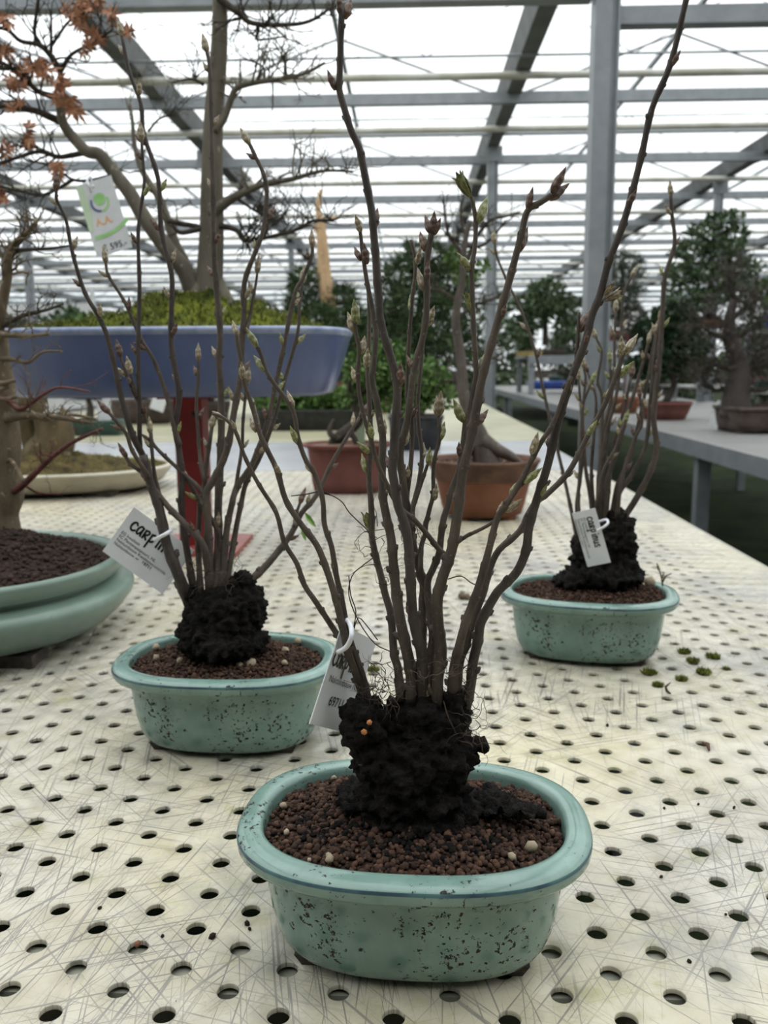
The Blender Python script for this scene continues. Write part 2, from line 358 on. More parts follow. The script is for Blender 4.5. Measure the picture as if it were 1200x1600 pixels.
def lathe(a, b, e, prof, rz=0, loc=(0, 0, 0), seg=72, closed_bottom=True):
    v, f = [], []; n = seg; cz, sz = math.cos(rz), math.sin(rz)
    for (o, z) in prof:
        for (x, y) in selfill(max(a - o, 1e-4), max(b - o, 1e-4), e, seg):
            v.append(Vector((x * cz - y * sz + loc[0], x * sz + y * cz + loc[1], z + loc[2])))
    for i in range(len(prof) - 1):
        for j in range(n):
            j2 = (j + 1) % n; f.append((i * n + j, i * n + j2, (i + 1) * n + j2, (i + 1) * n + j))
    if closed_bottom: f.append(tuple(range(n)))
    return v, f
def ico(sub):
    bm = bmesh.new(); bmesh.ops.create_icosphere(bm, subdivisions=sub, radius=1.0)
    v = np.array([x.co[:] for x in bm.verts]); f = np.array([[q.index for q in p.verts] for p in bm.faces]); bm.free()
    return v, f
ICO1, ICO2, ICO3 = ico(1), ico(2), ico(3)
def grains(centers, radii, tpl, rs, squash=0.35):
    tv, tf = tpl; V, F = [], []
    for k, (c, r) in enumerate(zip(centers, radii)):
        A = rs.normal(size=(3, 3)); Q, _ = np.linalg.qr(A)
        sc = r * (1 + rs.uniform(-squash, squash, 3))
        v = (tv * (1 + rs.uniform(-.16, .16, (len(tv), 1)))) * sc
        V.append(v @ Q + c); F.append(tf + k * len(tv))
    return np.concatenate(V), np.concatenate(F)
def eval_mesh(ob, name, m):
    dg = bpy.context.evaluated_depsgraph_get(); dg.update()
    me = bpy.data.meshes.new_from_object(ob.evaluated_get(dg)); me.name = name
    me.materials.clear(); me.materials.append(m)
    return me
def blob(name, balls, m, parent, voxel=0.003, amp=0.006, nscale=60, seed=0):
    """balls: (center, (rx,ry,rz)) fused by a voxel remesh, then roughened"""
    V, F, k = [], [], 0
    tv, tf = ICO3
    for c, r in balls:
        V.append(tv * np.array(r) + np.array(c)); F.append(tf + k); k += len(tv)
    me = mkmesh(name, np.concatenate(V), np.concatenate(F))
    t = bpy.data.objects.new('tmp', me); C.objects.link(t)
    md = t.modifiers.new('r', 'REMESH'); md.mode = 'VOXEL'; md.voxel_size = voxel
    out = eval_mesh(t, name, m); bpy.data.objects.remove(t); bpy.data.meshes.remove(me)
    nv = len(out.vertices); co = np.empty(nv * 3, np.float32); out.vertices.foreach_get('co', co)
    no = np.empty(nv * 3, np.float32); out.vertices.foreach_get('normal', no)
    co = co.reshape(-1, 3); no = no.reshape(-1, 3)
    d = np.array([mnoise.fractal(Vector((x * nscale + seed, y * nscale, z * nscale)), 0.8, 2.2, 4) for x, y, z in co.tolist()])
    co = co + no * (d * amp)[:, None]
    if parent is not None: co = co - np.array(wloc(parent))
    out.vertices.foreach_set('co', co.astype(np.float32).ravel()); out.update()
    out.polygons.foreach_set('use_smooth', [True] * len(out.polygons))
    ob = bpy.data.objects.new(name, out); C.objects.link(ob); ob.parent = parent
    return ob

# ================================================================== SETTING
g = 45
fl = obj('floor', [(-90, -60, 0), (90, -60, 0), (90, 120, 0), (-90, 120, 0)], [(0, 1, 2, 3)], M_FLOOR)
tag(fl, 'dark mossy green greenhouse ground between the benches', kind='structure')

ZG = 3.5                                            # gutter height
GX = [0.945 + 3.15 * k for k in range(-6, 8)]
YB = [8.13, 10.45, 12.75, 15.05, 17.4, 19.7, 22.0, 24.3, 26.6, 28.9, 31.2, 33.5]
YEND = 36.0
ceil = thing('ceiling', (0, 12, ZG), 'greenhouse roof of white glass on grey gutters and cross beams', kind='structure')
def cbox(name, a, b, m): return MB().box(a, b).build(name, m, ceil, False)
for x in GX:
    mb = MB()                                       # folded gutter trough: bottom web and two flared sides
    y0, y1 = -2.2, YEND
    prof = [(-.11, .10), (-.065, -.06), (.065, -.06), (.11, .10), (.10, .10), (.058, -.05), (-.058, -.05), (-.10, .10)]
    v = [Vector((x + px_, y, ZG + pz)) for y in (y0, y1) for px_, pz in prof]; n = 8
    mb.add(v, [(i, (i + 1) % n, (i + 1) % n + n, i + n) for i in range(n)] + [tuple(range(7, -1, -1)), tuple(range(n, 2 * n))])
    mb.build('gutter', M_STEELD, ceil, False)
XL, XR = GX[0], GX[-1]
for y in YB:                                        # grey tie beams
    cbox('tie_beam', (XL, y - .03, 3.36), (XR, y + .03, 3.455), M_STEEL)
for y in [7.5, 9.1, 11.6, 14.0, 16.2, 18.5, 20.8, 23.1, 25.4]:    # cream pipes hung under the roof
    mb = MB(); mb.tube([(XL, y, 3.4), (XR, y, 3.4)], 0.032, 10); mb.build('heating_pipe', M_PIPE, ceil)
for y in [9.7, 12.1, 13.4, 15.6, 17.9, 20.2]:
    mb = MB(); mb.tube([(XL, y, 3.5), (XR, y, 3.5)], 0.018, 8); mb.build('screen_rail', M_STEEL, ceil)
# light lattice trusses above the tie beams
for y in [7.1, 10.45, 15.05]:
    mb = MB(); z0, z1 = 3.42, 3.86
    mb.tube([(XL, y, z1), (XR, y, z1)], 0.010, 6)
    if y == 7.1: mb.tube([(XL, y, z0), (XR, y, z0)], 0.010, 6)
    x = XL; k = 0
    while x < XR - .1:
        x2 = x + 0.7875
        mb.tube([(x, y, z0 if k % 2 else z1), (x2, y, z1 if k % 2 else z0)], 0.0045, 5); x = x2; k += 1
    mb.build('lattice_truss', M_STEEL, ceil)
# ridges, glazing bars and panes
ZR = ZG + 0.62
for x in GX[:-1]:
    mb = MB(); mb.box((x + 1.575 - .02, -3, ZR - .02), (x + 1.575 + .02, YEND, ZR + .02)); mb.build('ridge_bar', M_STEEL, ceil, False)
pane_me = {}
YP = [-3 + 3.9 * k for k in range(11)]
for i, x in enumerate(GX[:-1]):
    for s in (0, 1):
        xa, xb = (x + .11, x + 1.56) if s == 0 else (x + 3.04, x + 1.59)
        za, zb = ZG + .11, ZR
        for k in range(len(YP) - 1):
            key = s
            if key not in pane_me:
                dx, dz = xb - xa, zb - za
                pane_me[key] = mkmesh('glass_pane', [(0, 0, 0), (0, 3.86, 0), (dx, 3.86, dz), (dx, 0, dz), (0, 0, .004), (0, 3.86, .004), (dx, 3.86, dz + .004), (dx, 0, dz + .004)],
                                      [(0, 1, 2, 3), (7, 6, 5, 4), (0, 4, 5, 1), (1, 5, 6, 2), (2, 6, 7, 3), (3, 7, 4, 0)], M_GLASS, False)
            o = bpy.data.objects.new('glass_pane', pane_me[key]); C.objects.link(o); o.parent = ceil
            o.location = Vector((xa, YP[k] + .02, za)) - wloc(ceil)
bar_me = {}
for i, x in enumerate(GX[:-1]):
    for s in (0, 1):
        xa, xb = (x + .11, x + 1.56) if s == 0 else (x + 3.04, x + 1.59)
        if s not in bar_me:
            vv, ff = tube([(0, 0, 0), (xb - xa, 0, ZR - ZG - .11)], 0.013, 4); bar_me[s] = mkmesh('glazing_bar', vv, ff, M_STEEL, False)
        for k in range(3, 10):
            o = bpy.data.objects.new('glazing_bar', bar_me[s]); C.objects.link(o); o.parent = ceil
            o.location = Vector((xa, YP[k], ZG + .10)) - wloc(ceil)
# the beam line at the near column
cbox('tie_beam', (0.945 + .06, 4.46, 2.684), (XR, 4.54, 2.765), M_STEEL)
cbox('tie_beam', (XL, 4.46, 2.80), (0.945 - .06, 4.54, 2.88), M_STEEL)
# end and side walls
def glasswall(name, label, p0, p1, z1):
    w = thing(name, ((p0[0] + p1[0]) / 2, (p0[1] + p1[1]) / 2, 0), label, kind='structure')
    a, b = Vector(p0), Vector(p1); d = (b - a); L = d.length; d.normalize(); nn = Vector((-d.y, d.x, 0))
    Mx = Matrix((d, nn, Vector((0, 0, 1)))).transposed().to_4x4(); Mx.translation = a
    MB().box((0, -.06, 0), (L, .06, 0.9), Mx).build('plinth', M_FOOT, w, False)
    k = int(L / 3.15); st = L / k
    pm = sm = None
    for i in range(k):
        if pm is None:
            pm = MB().box((i * st + .03, -.004, .9), ((i + 1) * st - .03, .004, z1), Mx).build('glass_pane', M_GLASS, w, False)
            sm = MB().box((i * st - .03, -.04, .9), (i * st + .03, .04, z1), Mx).build('mullion', M_STEEL, w, False)
        else:
            for src in (pm, sm):
                o = bpy.data.objects.new(src.name.split('.')[0], src.data); C.objects.link(o); o.parent = w; o.location = d * (st * i)
    for z in np.arange(1.3, z1, 0.42):
        MB().box((0, -.02, z - .02), (L, .02, z + .02), Mx).build('wall_rail', M_STEEL, w, False)
glasswall('wall_far', 'far glazed greenhouse end wall with grey rails', (XL, YEND, 0), (XR, YEND, 0), 4.1)
glasswall('wall_left', 'left glazed greenhouse side wall', (XL, -3, 0), (XL, YEND, 0), 3.4)
glasswall('wall_right', 'right glazed greenhouse side wall', (XR, YEND, 0), (XR, -3, 0), 3.4)
bw = MB().box((XL, -2.3, 0), (XR, -2.2, 4.3))  # unseen wall, added to cut the light falling on camera-facing surfaces
for k in range(30): bw.box((XL + k * 1.35, -2.2, 0), (XL + k * 1.35 + .06, -2.17, 4.3))
tag(bw.build('wall_back_blocker', M_LIGHTBLOCK, None, False), 'unseen dark ribbed wall added to block light from behind the camera', kind='structure')
pw = obj('wall_partition', *(lambda mb: (mb.v, mb.f))(MB().box((-9.5, 19.9, 0), (-7.1, 20.0, 2.55)).box((-9.55, 19.86, 0), (-9.45, 19.9, 2.7)).box((-7.15, 19.86, 0), (-7.05, 19.9, 2.9))), M_WALL, None, False)
tag(pw, 'pale partition panel at the far side of the greenhouse', kind='structure')

def column(x, y, w, label, z1=ZG - .06, z0=0.0):
    t = thing('steel_column', (x, y, z0), label, 'column')
    h = w / 2; tt = .012
    mb = MB()                                        # H-section with lips, one rolled profile
    mb.box((x - h, y - h, z0), (x - h + tt, y + h, z1)); mb.box((x + h - tt, y - h, z0), (x + h, y + h, z1))
    mb.box((x - h + tt, y - h, z0), (x + h * .35, y - h + tt, z1)); mb.box((x + h * .35, y - h + .018, z0), (x + h - tt, y - h + .03, z1))
    mb.build('shaft', M_STEEL, t, False)
    MB().box((x - h - .03, y - h - .03, z0), (x + h + .03, y + h + .03, z0 + .015)).build('base_plate', M_STEEL, t, False)
    MB().box((x - .1, y - h, z1 - .16), (x + .1, y - h - .008, z1)).build('gutter_bracket', M_STEEL, t, False)
    return t
column(0.955, 4.5, .118, 'wide galvanised steel column in the aisle beside the grey bench')
column(0.945, 10.0, .115, 'slim-looking galvanised column farther down the aisle, one bay behind the wide column')
for x, y, lab in ((-2.2, 10.0, 'grey column behind the big bonsai trunk on the blue tray'), (-5.35, 12.5, 'grey column seen beside the pale partition panel'),
                  (4.1, 12.0, 'grey column behind the shelf of evergreen bonsai'), (-2.2, 17.0, 'distant grey column behind the jin pine')):
    column(x, y, .1, lab)

# ------------------------------------------------------------------ main bench
bench = thing('plant_bench', (-0.6, 2.5, 0), 'long cream perforated metal plant bench carrying the potted trees', 'bench')
D = 0.1052335 * H; DX = 0.8556305 * D; OX, OY = 0.516172 * H, 1.61807 * H; RH = 0.0061
XE = 0.605                                           # bench edge
icol = [i for i in range(-60, 30) if -1.42 < OX + i * DX < 0.50]
XMAX = XE
x1 = ((DX * DX + D * D / 4) / 2 - D * D / 4) / DX; x2 = (DX * DX + D * D / 4) / (2 * DX)
hexv = np.array([(x2, 0), (x1, D / 2), (-x1, D / 2), (-x2, 0), (-x1, -D / 2), (x1, -D / 2)])
def cell(nsub, last):
    hv = hexv.copy()
    if last is not None: hv[[0, 1, 5], 0] = last
    P = []
    for k in range(6):
        a, b = hv[k], hv[(k + 1) % 6]
        for j in range(nsub): P.append(a + (b - a) * j / nsub)
    P = np.array(P); n = len(P)
    base = np.array([hexv[k] + (hexv[(k + 1) % 6] - hexv[k]) * j / nsub for k in range(6) for j in range(nsub)])
    u = base / np.linalg.norm(base, axis=1)[:, None]
    v = np.zeros((4 * n, 3)); v[:n, :2] = P; v[n:2 * n, :2] = u * (RH + .0004); v[2 * n:3 * n, :2] = u * RH; v[2 * n:3 * n, 2] = -.0005
    v[3 * n:, :2] = u * RH; v[3 * n:, 2] = -.003
    f = []
    for r_ in range(3):
        for k in range(n):
            k2 = (k + 1) % n; f.append((r_ * n + k, r_ * n + k2, (r_ + 1) * n + k2, (r_ + 1) * n + k))
    return v, np.array(f)
def holes(rows, nsub):
    V, F, k = [], [], 0
    for i in icol:
        cx = OX + i * DX
        v, f = cell(nsub, (XMAX - cx) if i == icol[-1] else None)
        for j in range(-60, 120):
            cy = OY + (j + .5 * (i % 2)) * D
            if rows[0] <= cy < rows[1]:
                V.append(v + np.array([cx, cy, BZ])); F.append(f + k); k += len(v)
    return np.concatenate(V), np.concatenate(F)
hv, hf = holes((-0.06, 0.95), 4); ob = obj('perforated_sheet', hv, hf, M_BENCH, bench, False)
hv, hf = holes((0.95, 2.86), 2); ob = obj('perforated_sheet', hv, hf, M_BENCH, bench, False)
MB().box((-2.6, -.9, BZ - .003), (XE, -.045, BZ + .0006)).build('end_sheet', M_YSHEET, bench, False)
MB().box((-2.6, -.045, BZ - .003), (-1.385, 2.84, BZ + .0006)).build('side_sheet', M_YSHEET, bench, False)
MB().box((-2.6, 2.84, BZ - .002), (XE, 3.95, BZ + .0012)).build('smooth_sheet', M_PLAIN, bench, False)
MB().box((-2.6, 3.952, BZ - .002), (XE + .08, 9.2, BZ + .0012)).build('yellowed_sheet', M_YSHEET, bench, False)
mb = MB(); mb.box((XE, -.9, BZ - .05), (XE + .004, 3.95, BZ + .0005)).box((XE - .03, -.9, BZ - .05), (XE, 3.95, BZ - .046)); mb.build('edge_rail', M_BENCHE, bench, False)
for y in (-.4, 0.449, 1.3, 2.2, 3.1, 4.0, 5.0, 6.0, 7.0, 8.0, 9.0):
    MB().box((-2.58, y - .019, BZ - .04), (XE - .005, y + .019, BZ - .0062)).build('support_bar', M_BENCHE, bench, False)
for y in (0.0, 1.8, 3.6, 5.4, 7.2, 8.9):
    for x in (XE - .12, -1.0, -2.5):
        MB().box((x - .025, y - .025, 0), (x + .025, y + .025, BZ - .041)).build('leg', M_STEEL, bench, False)

# ------------------------------------------------------------------ second bench, grey, at the right
b2 = thing('display_bench', (2.3, 5.5, 0), 'grey galvanised display bench with slatted top across the aisle', 'bench')
XB, XB2, Y0B, Y1B = 1.30, 2.75, 1.2, 15.0
MB().box((XB, Y0B, BZ - .075), (XB + .035, Y1B, BZ - .004)).build('front_rail', M_STEEL, b2, False)
MB().box((XB2 - .035, Y0B, BZ - .075), (XB2, Y1B, BZ - .004)).build('back_rail', M_STEEL, b2, False)
me = None
ns = 46
for k in range(ns):                                  # narrow slats along the bench
    xa = XB + k * (XB2 - XB) / ns
    if me is None:
        me = MB().box((xa, Y0B, BZ - .004), (xa + .026, Y1B, BZ)).build('slat', M_BENCH2, b2, False)
    else:
        o = bpy.data.objects.new('slat', me.data); C.objects.link(o); o.parent = b2; o.location.x = k * (XB2 - XB) / ns
for y in (4.0, 8.0, 12.0):
    for x in (XB + .03, XB2 - .09):
        MB().box((x, y - .03, 0), (x + .06, y + .03, BZ - .075)).build('leg', M_STEEL, b2, False)
    MB().box((XB + .035, y - .02, BZ - .07), (XB2 - .035, y + .02, BZ - .0045)).build('cross_bar', M_STEEL, b2, False)

# ================================================================== THE THREE AQUA POTS
PA, PB, PE = 0.1025, 0.076, 2.55
BODY = [(.034, .0050), (.0290, .0056), (.0262, .0080), (.0235, .0125), (.0208, .0195), (.0182, .031), (.0164, .045), (.0152, .056), (.0148, .0625), (.0125, .0655), (.0062, .0672), (.002, .0688), (.0004, .0712), (0, .0738), (-.0001, .0756)]
LINE = [(-.0001, .0756), (-.0001, .0762), (.0002, .0768), (.0006, .0774)]
RIM = [(.0006, .0774), (.0020, .0791), (.0045, .0799), (.0085, .0803), (.0122, .0802), (.0142, .0793), (.0151, .0765), (.0156, .070), (.0165, .060)]
def aqua_pot(c, rz, label):
    t = thing('bonsai_pot', (c[0], c[1], BZ), label, 'pot', 'aqua glazed oval pots')
    t.rotation_euler.z = rz
    def part(name, prof, m, bottom=False):
        v, f = lathe(PA, PB, PE, prof, 0, (0, 0, 0), 96, bottom)
        return obj(name, v, f, m, t, True, True)
    part('body', BODY, M_GLAZE, True); part('rim', RIM, M_GLAZE); part('rim_line', LINE, M_RIMLINE)
    for sx in (-1, 1):
        for sy in (-1, 1):
            mb = MB(); x, y = sx * .046, sy * .0215
            v = [Vector((x + a * .017, y + b * .0095, 0)) for a, b in ((-1, -1), (1, -1), (1, 1), (-1, 1))] + [Vector((x + a * .021, y + b * .0115, .0075)) for a, b in ((-1, -1), (1, -1), (1, 1), (-1, 1))]
            mb.add(v, [(0, 3, 2, 1), (4, 5, 6, 7), (0, 1, 5, 4), (1, 2, 6, 5), (2, 3, 7, 6), (3, 0, 4, 7)])
            obj('foot', mb.v, mb.f, M_FOOT, t, False, True)
    return t
POTS = [((.003, .474), -.06, 'aqua glazed oval pot holding the bundle with the upright label and tallest stems'),
        ((-.165, .757), -.05, 'aqua glazed oval pot beside the celadon bowl, its label tilted like a diamond'),
        ((.212, .995), -.22, 'aqua glazed oval pot near the bench edge with mossy holes beside it')]
for c, rz, lab in POTS: aqua_pot(c, rz, lab)

def soil(c, rz, n, tpl, seed, label, heap, rr=(.0011, .0025), a=PA - .0165, b=PB - .0165, e=PE, z0=.0735, m=M_GRAIN, zb=BZ, tall=.012):
    rs = np.random.RandomState(seed)
    t = thing('soil', (c[0], c[1], zb + z0 - .01), None)
    cz, sz = math.cos(rz), math.sin(rz)
    def hgt(x, y):
        d = ((x - heap[0]) / heap[2]) ** 2 + ((y - heap[1]) / heap[3]) ** 2
        edge = min(1.0, (abs(x / a) ** e + abs(y / b) ** e))
        return tall * math.exp(-d) + .0016 * mnoise.noise(Vector((x * 45, y * 45, seed))) - .002 * edge ** 4
    # bed
    V, F = [], []; nr, na = 14, 48
    for i in range(nr + 1):
        for (x, y) in selfill(a * max(i, .05) / nr, b * max(i, .05) / nr, e, na):
            V.append((c[0] + x * cz - y * sz, c[1] + x * sz + y * cz, zb + z0 - .001 + hgt(x, y)))
    for i in range(nr):
        for j in range(na):
            j2 = (j + 1) % na; F.append((i * na + j, (i + 1) * na + j, (i + 1) * na + j2, i * na + j2))
    F.append(tuple(range(na)))
    obj('soil_bed', V, F, M_SOILBASE if m is M_GRAIN else M_PEATY, t)
    P, R = [], []
    while len(P) < n:
        x, y = rs.uniform(-a, a), rs.uniform(-b, b)
        if abs(x / a) ** e + abs(y / b) ** e > .985: continue
        r = rr[0] + (rr[1] - rr[0]) * rs.beta(1.6, 3)
        P.append((c[0] + x * cz - y * sz, c[1] + x * sz + y * cz, zb + z0 + hgt(x, y) + r * rs.uniform(-.3, .75))); R.append(r)
    v, f = grains(P, R, tpl, rs)
    g_ = obj('granules', v, f, m, t); g_['kind'] = 'stuff'
    tag(t, label, 'soil', kind='stuff')
    return t, hgt
M_PEATY = mat('dark_soil_bed', (0.03, 0.02, 0.015), 0.95, 0.1, build=mottled((0.015, 0.01, 0.008), (0.05, 0.03, 0.022), 180, 0.6))
def pebbles(parent, pts, z, Yd):
    rs = np.random.RandomState(11)
    for (x, y, w) in pts:
        p = onz(x, y, z); r = w * .5 * p.y / FL
        v, f = grains([np.array(p) + np.array([0, 0, r * .35])], [r], ICO1, rs, .3)
        obj('pebble', v, f, M_PEBBLE, parent)
s1, h1 = soil((.003, .474), -.06, 3400, ICO1, 1, 'brown granular soil in the aqua pot with the upright label', (0, .006, .055, .04))
pebbles(s1, [(515, 1345, 22), (483, 1345, 10), (830, 1326, 22), (800, 1340, 16), (735, 1283, 12), (605, 1244, 13), (443, 1261, 16), (448, 1302, 13), (513, 1338, 14), (766, 1268, 8), (522, 1217, 9)], BZ + .077, .4)
s2, h2 = soil((-.165, .757), -.05, 2600, ICO1, 2, 'brown granular soil in the aqua pot beside the celadon bowl', (-.003, .012, .05, .04))
pebbles(s2, [(244, 1014, 17), (244, 1030, 14), (282, 1035, 14), (375, 1041, 14), (392, 1040, 18), (446, 1019, 14), (445, 1038, 14), (466, 1004, 15), (458, 996, 9), (407, 1021, 10), (450, 992, 9)], BZ + .077, .7)
s3, h3 = soil((.212, .995), -.22, 2200, ICO1, 3, 'brown granular soil in the aqua pot near the bench edge', (.02, .02, .06, .045), tall=.016)
pebbles(s3, [(995, 908, 14), (1000, 922, 24), (1013, 915, 22), (943, 899, 10), (970, 929, 9)], BZ + .077, 1.0)

# ================================================================== HORNBEAM BUNDLES
def bud_mesh(name, m, fat=1.0):
    """pointed spindle of overlapping scales, base at 0, tip at +Z, length 1"""
    prof = [(0, .07), (.08, .12), (.2, .17), (.34, .195), (.345, .175), (.5, .185), (.64, .155), (.645, .135), (.8, .085), (.93, .035), (1.0, .006)]
    n = 8; v, f = [], []
    for i, (z, r) in enumerate(prof):
        for j in range(n):
            a = 2 * PI * (j + .5 * (i // 4)) / n
            rr = r * fat * (1 + .10 * math.cos(3 * a + i))
            v.append((rr * math.cos(a), rr * math.sin(a) * .85, z))
    for i in range(len(prof) - 1):
        for j in range(n):
            j2 = (j + 1) % n; f.append((i * n + j, i * n + j2, (i + 1) * n + j2, (i + 1) * n + j))
    f.append(tuple(range(n - 1, -1, -1))); f.append(tuple((len(prof) - 1) * n + j for j in range(n)))
    return mkmesh(name, v, f, m)
BUD = {'b': bud_mesh('bud', M_BUDB), 'g': bud_mesh('bud', M_BUDG, .95), 'p': bud_mesh('bud', M_BUDP)}
def leafy_bud_mesh():
    v, f = [], []
    for k in range(5):
        a = 2 * PI * k / 5; c, s = math.cos(a), math.sin(a); b = len(v)
        for (z, w, o) in ((0, .05, .05), (.3, .15, .14), (.6, .17, .17), (.85, .10, .20), (1.05 - .08 * (k % 3), .01, .26)):
            for q in (-1, 0, 1):
                r = o - (.04 if q else 0)
                v.append((c * r - s * w * q, s * r + c * w * q, z))
        for i in range(4):
            for q in (0, 1): f.append((b + i * 3 + q, b + i * 3 + q + 1, b + i * 3 + q + 4, b + i * 3 + q + 3))
    return mkmesh('bud', v, f, M_BUDG)
BUD['o'] = leafy_bud_mesh()
BUD['d'] = mkmesh('bud', [tuple(v.co) for v in BUD['o'].vertices], [tuple(p.vertices) for p in BUD['o'].polygons], M_BUDP)
def add_bud(stem, kind, base, tip):
    o = bpy.data.objects.new('bud', BUD[kind]); C.objects.link(o); o.parent = stem
    d = tip - base; L = d.length
    q = d.to_track_quat('Z', 'Y')
    M = Matrix.Translation(base - wloc(stem)) @ q.to_matrix().to_4x4() @ Matrix.Rotation(rnd.uniform(0, 6), 4, 'Z') @ Matrix.Scale(L, 4)
    o.matrix_local = M
    return o
class Stem: pass
def make_stem(parent, P, Y0, lean, widths, m=M_STEM, b=0.0, seed=0, spur=True):
    """P: pixel polyline from tip to base or base to tip; Y from base Y0+b to tip Y0+b+lean"""
    if P[0][1] > P[-1][1] + 0.1: P = P[::-1]         # tip first
    P = P[::-1]                                      # base first
    L = [0]
    for i in range(1, len(P)): L.append(L[-1] + math.dist(P[i], P[i - 1]))
    tot = L[-1]
    pts = [(p[0], p[1], l / tot) for p, l in zip(P, L)]
    sp = smooth_path(pts, 4)
    rs = random.Random(seed * 31 + int(P[0][0]))
    W, Rr, nodes = [], [], []
    nxt = 20.0; along = 0
    for i, (x, y, t) in enumerate(sp):
        Y = Y0 + b * min(1.0, max(0.0, t - .03) * 6) + lean * t
        w = .88 * (widths[0] + (widths[1] - widths[0]) * t ** .8)
        if i: along += math.dist((x, y), sp[i - 1][:2])
        k = 1.0
        if along > nxt and i < len(sp) - 2:
            k = 1.16; nxt = along + rs.uniform(32, 60); nodes.append(i)
        W.append(onY(x, y, Y)); Rr.append(w * .5 * k * Y / FL)
    v, f = tube(W, Rr, 8)
    mb = MB(); mb.add(v, f)
    if spur:
        for j, i in enumerate(nodes):
            d = (W[i + 1] - W[i - 1]).normalized(); s = Vector((1, 0, 0)) * (1 if j % 2 else -1) + Vector((0, rs.uniform(-.7, .7), 0))
            s = (s - d * s.dot(d)).normalized(); L_ = Rr[i] * rs.uniform(1.05, 1.7)
            mb.tube([W[i], W[i] + (s * .8 + d * .45) * L_ * .8, W[i] + (s * .8 + d * .8) * L_], [Rr[i] * .62, Rr[i] * .5, Rr[i] * .25], 5)
    s = Stem(); s.o = mb.build('stem', m, parent); s.W = W; s.R = Rr; s.P = [(q[0], q[1]) for q in sp]
    return s
def depth_at(stems, x, y):
    best = None
    for s in stems:
        for q, w in zip(s.P, s.W):
            d = (q[0] - x) ** 2 + (q[1] - y) ** 2
            if best is None or d < best[0]: best = (d, w, s)
    return best
def explicit_buds(stems, lst):
    for k, (x0, y0, x1_, y1_, kind) in enumerate(lst):      # base px, tip px
        d, w, s = depth_at(stems, x0, y0)
        base = onY(x0, y0, w.y); sg = (1 if k % 2 else -1)
        base = base + (w - base) * .25
        tip = onY(x1_, y1_, w.y + sg * .003)
        add_bud(s.o, kind, base, tip)
def auto_buds(stems, seed, kinds, lenpx, frm=.3, step=(34, 60)):
    rs = random.Random(seed)
    for s in stems:
        n = len(s.W)
        if n < 6: continue
        d = (s.W[-1] - s.W[-3]).normalized(); L = lenpx * s.W[-1].y / FL
        add_bud(s.o, rs.choice(kinds), s.W[-1] - d * L * .1, s.W[-1] + d * L * 1.1)
        acc = 0; side = 1; nx = rs.uniform(15, 35)
        for i in range(n - 2, int(n * frm), -1):
            acc += math.dist(s.P[i], s.P[i + 1])
            if acc > nx:
                acc = 0; nx = rs.uniform(*step); side = -side
                t = (s.W[i + 1] - s.W[i - 1]).normalized()
                sd = Vector((side, rs.uniform(-.8, .8), 0)); sd = (sd - t * sd.dot(t)).normalized()
                Lk = L * rs.uniform(.7, 1.0)
                base = s.W[i] + sd * s.R[i] * .7
                add_bud(s.o, rs.choice(kinds), base, base + (t * .85 + sd * .5).normalized() * Lk)
def root_hairs(parent, pts, n, seed, spread, length, name='fine_roots', r=.00022, m=M_ROOT, up=.5):
    rs = random.Random(seed); mb = MB()
    for k in range(n):
        p = Vector(rs.choice(pts)) + Vector([rs.uniform(-spread, spread) for _ in range(3)])
        d = Vector((rs.uniform(-1, 1), rs.uniform(-1, .6), rs.uniform(-.3, up))).normalized()
        path = [p]; L = rs.uniform(.4, 1) * length
        for j in range(7):
            d = (d + Vector([rs.uniform(-.75, .75) for _ in range(3)])).normalized(); p = p + d * L / 7; path.append(p)
        mb.tube(path, [r * (1.2 - .12 * q) for q in range(8)], 4)
    o = mb.build(name, m, parent); o['kind'] = 'stuff'; return o

# ---- bundle in the near pot
Y1 = .475
T1 = thing('hornbeam_seedlings', (.0, Y1, BZ + .078), 'tall leafless hornbeam seedling bundle with swelling buds and the upright white label', 'plant', 'hornbeam seedling bundles')
def bpt(x, y, Y): return onY(x, y, Y)
def balls_px(lst):
    out = []
    for (x, y, Y, w, h, dpt) in lst:
        k = Y / FL; out.append((tuple(onY(x, y, Y)), (w * .5 * k, dpt, h * .5 * k)))
    return out
rb1 = blob('root_ball', balls_px([(566, 1128, .462, 74, 84, .014), (588, 1180, .468, 84, 80, .018), (645, 1190, .472, 165, 130, .024), (690, 1165, .474, 105, 110, .022),
    (718, 1185, .472, 46, 70, .016), (744, 1163, .470, 28, 14, .006), (642, 1235, .474, 186, 90, .026), (660, 1120, .478, 130, 80, .020), (712, 1108, .478, 50, 76, .014),
    (645, 1262, .476, 205, 34, .030), (590, 1252, .478, 80, 28, .024), (715, 1255, .478, 80, 30, .024), (550, 1244, .480, 60, 16, .018), (770, 1250, .476, 70, 16, .016), (815, 1266, .464, 70, 8, .012)]),
    M_PEAT, T1, .0016, .0056, 150, 3)
def peat_crumbs(parent, c, rad, z, n, seed, rr):
    rs_ = np.random.RandomState(seed); P_, R_ = [], []
    for k in range(n):
        a_ = rs_.uniform(0, 2 * PI); d_ = rad * rs_.uniform(.45, 1) ** .8
        r_ = rs_.uniform(*rr); P_.append((c[0] + math.cos(a_) * d_ * 1.25, c[1] + math.sin(a_) * d_ * .8, z + .010 * (1 - d_ / rad) + r_ * .5 + .001)); R_.append(r_)
    v, f = grains(P_, R_, ICO1, rs_); o = obj('peat_crumbs', v, f, M_PEAT, parent); o['kind'] = 'stuff'
peat_crumbs(T1, (.003, .472), .056, BZ + .0735, 520, 21, (.0010, .0026))
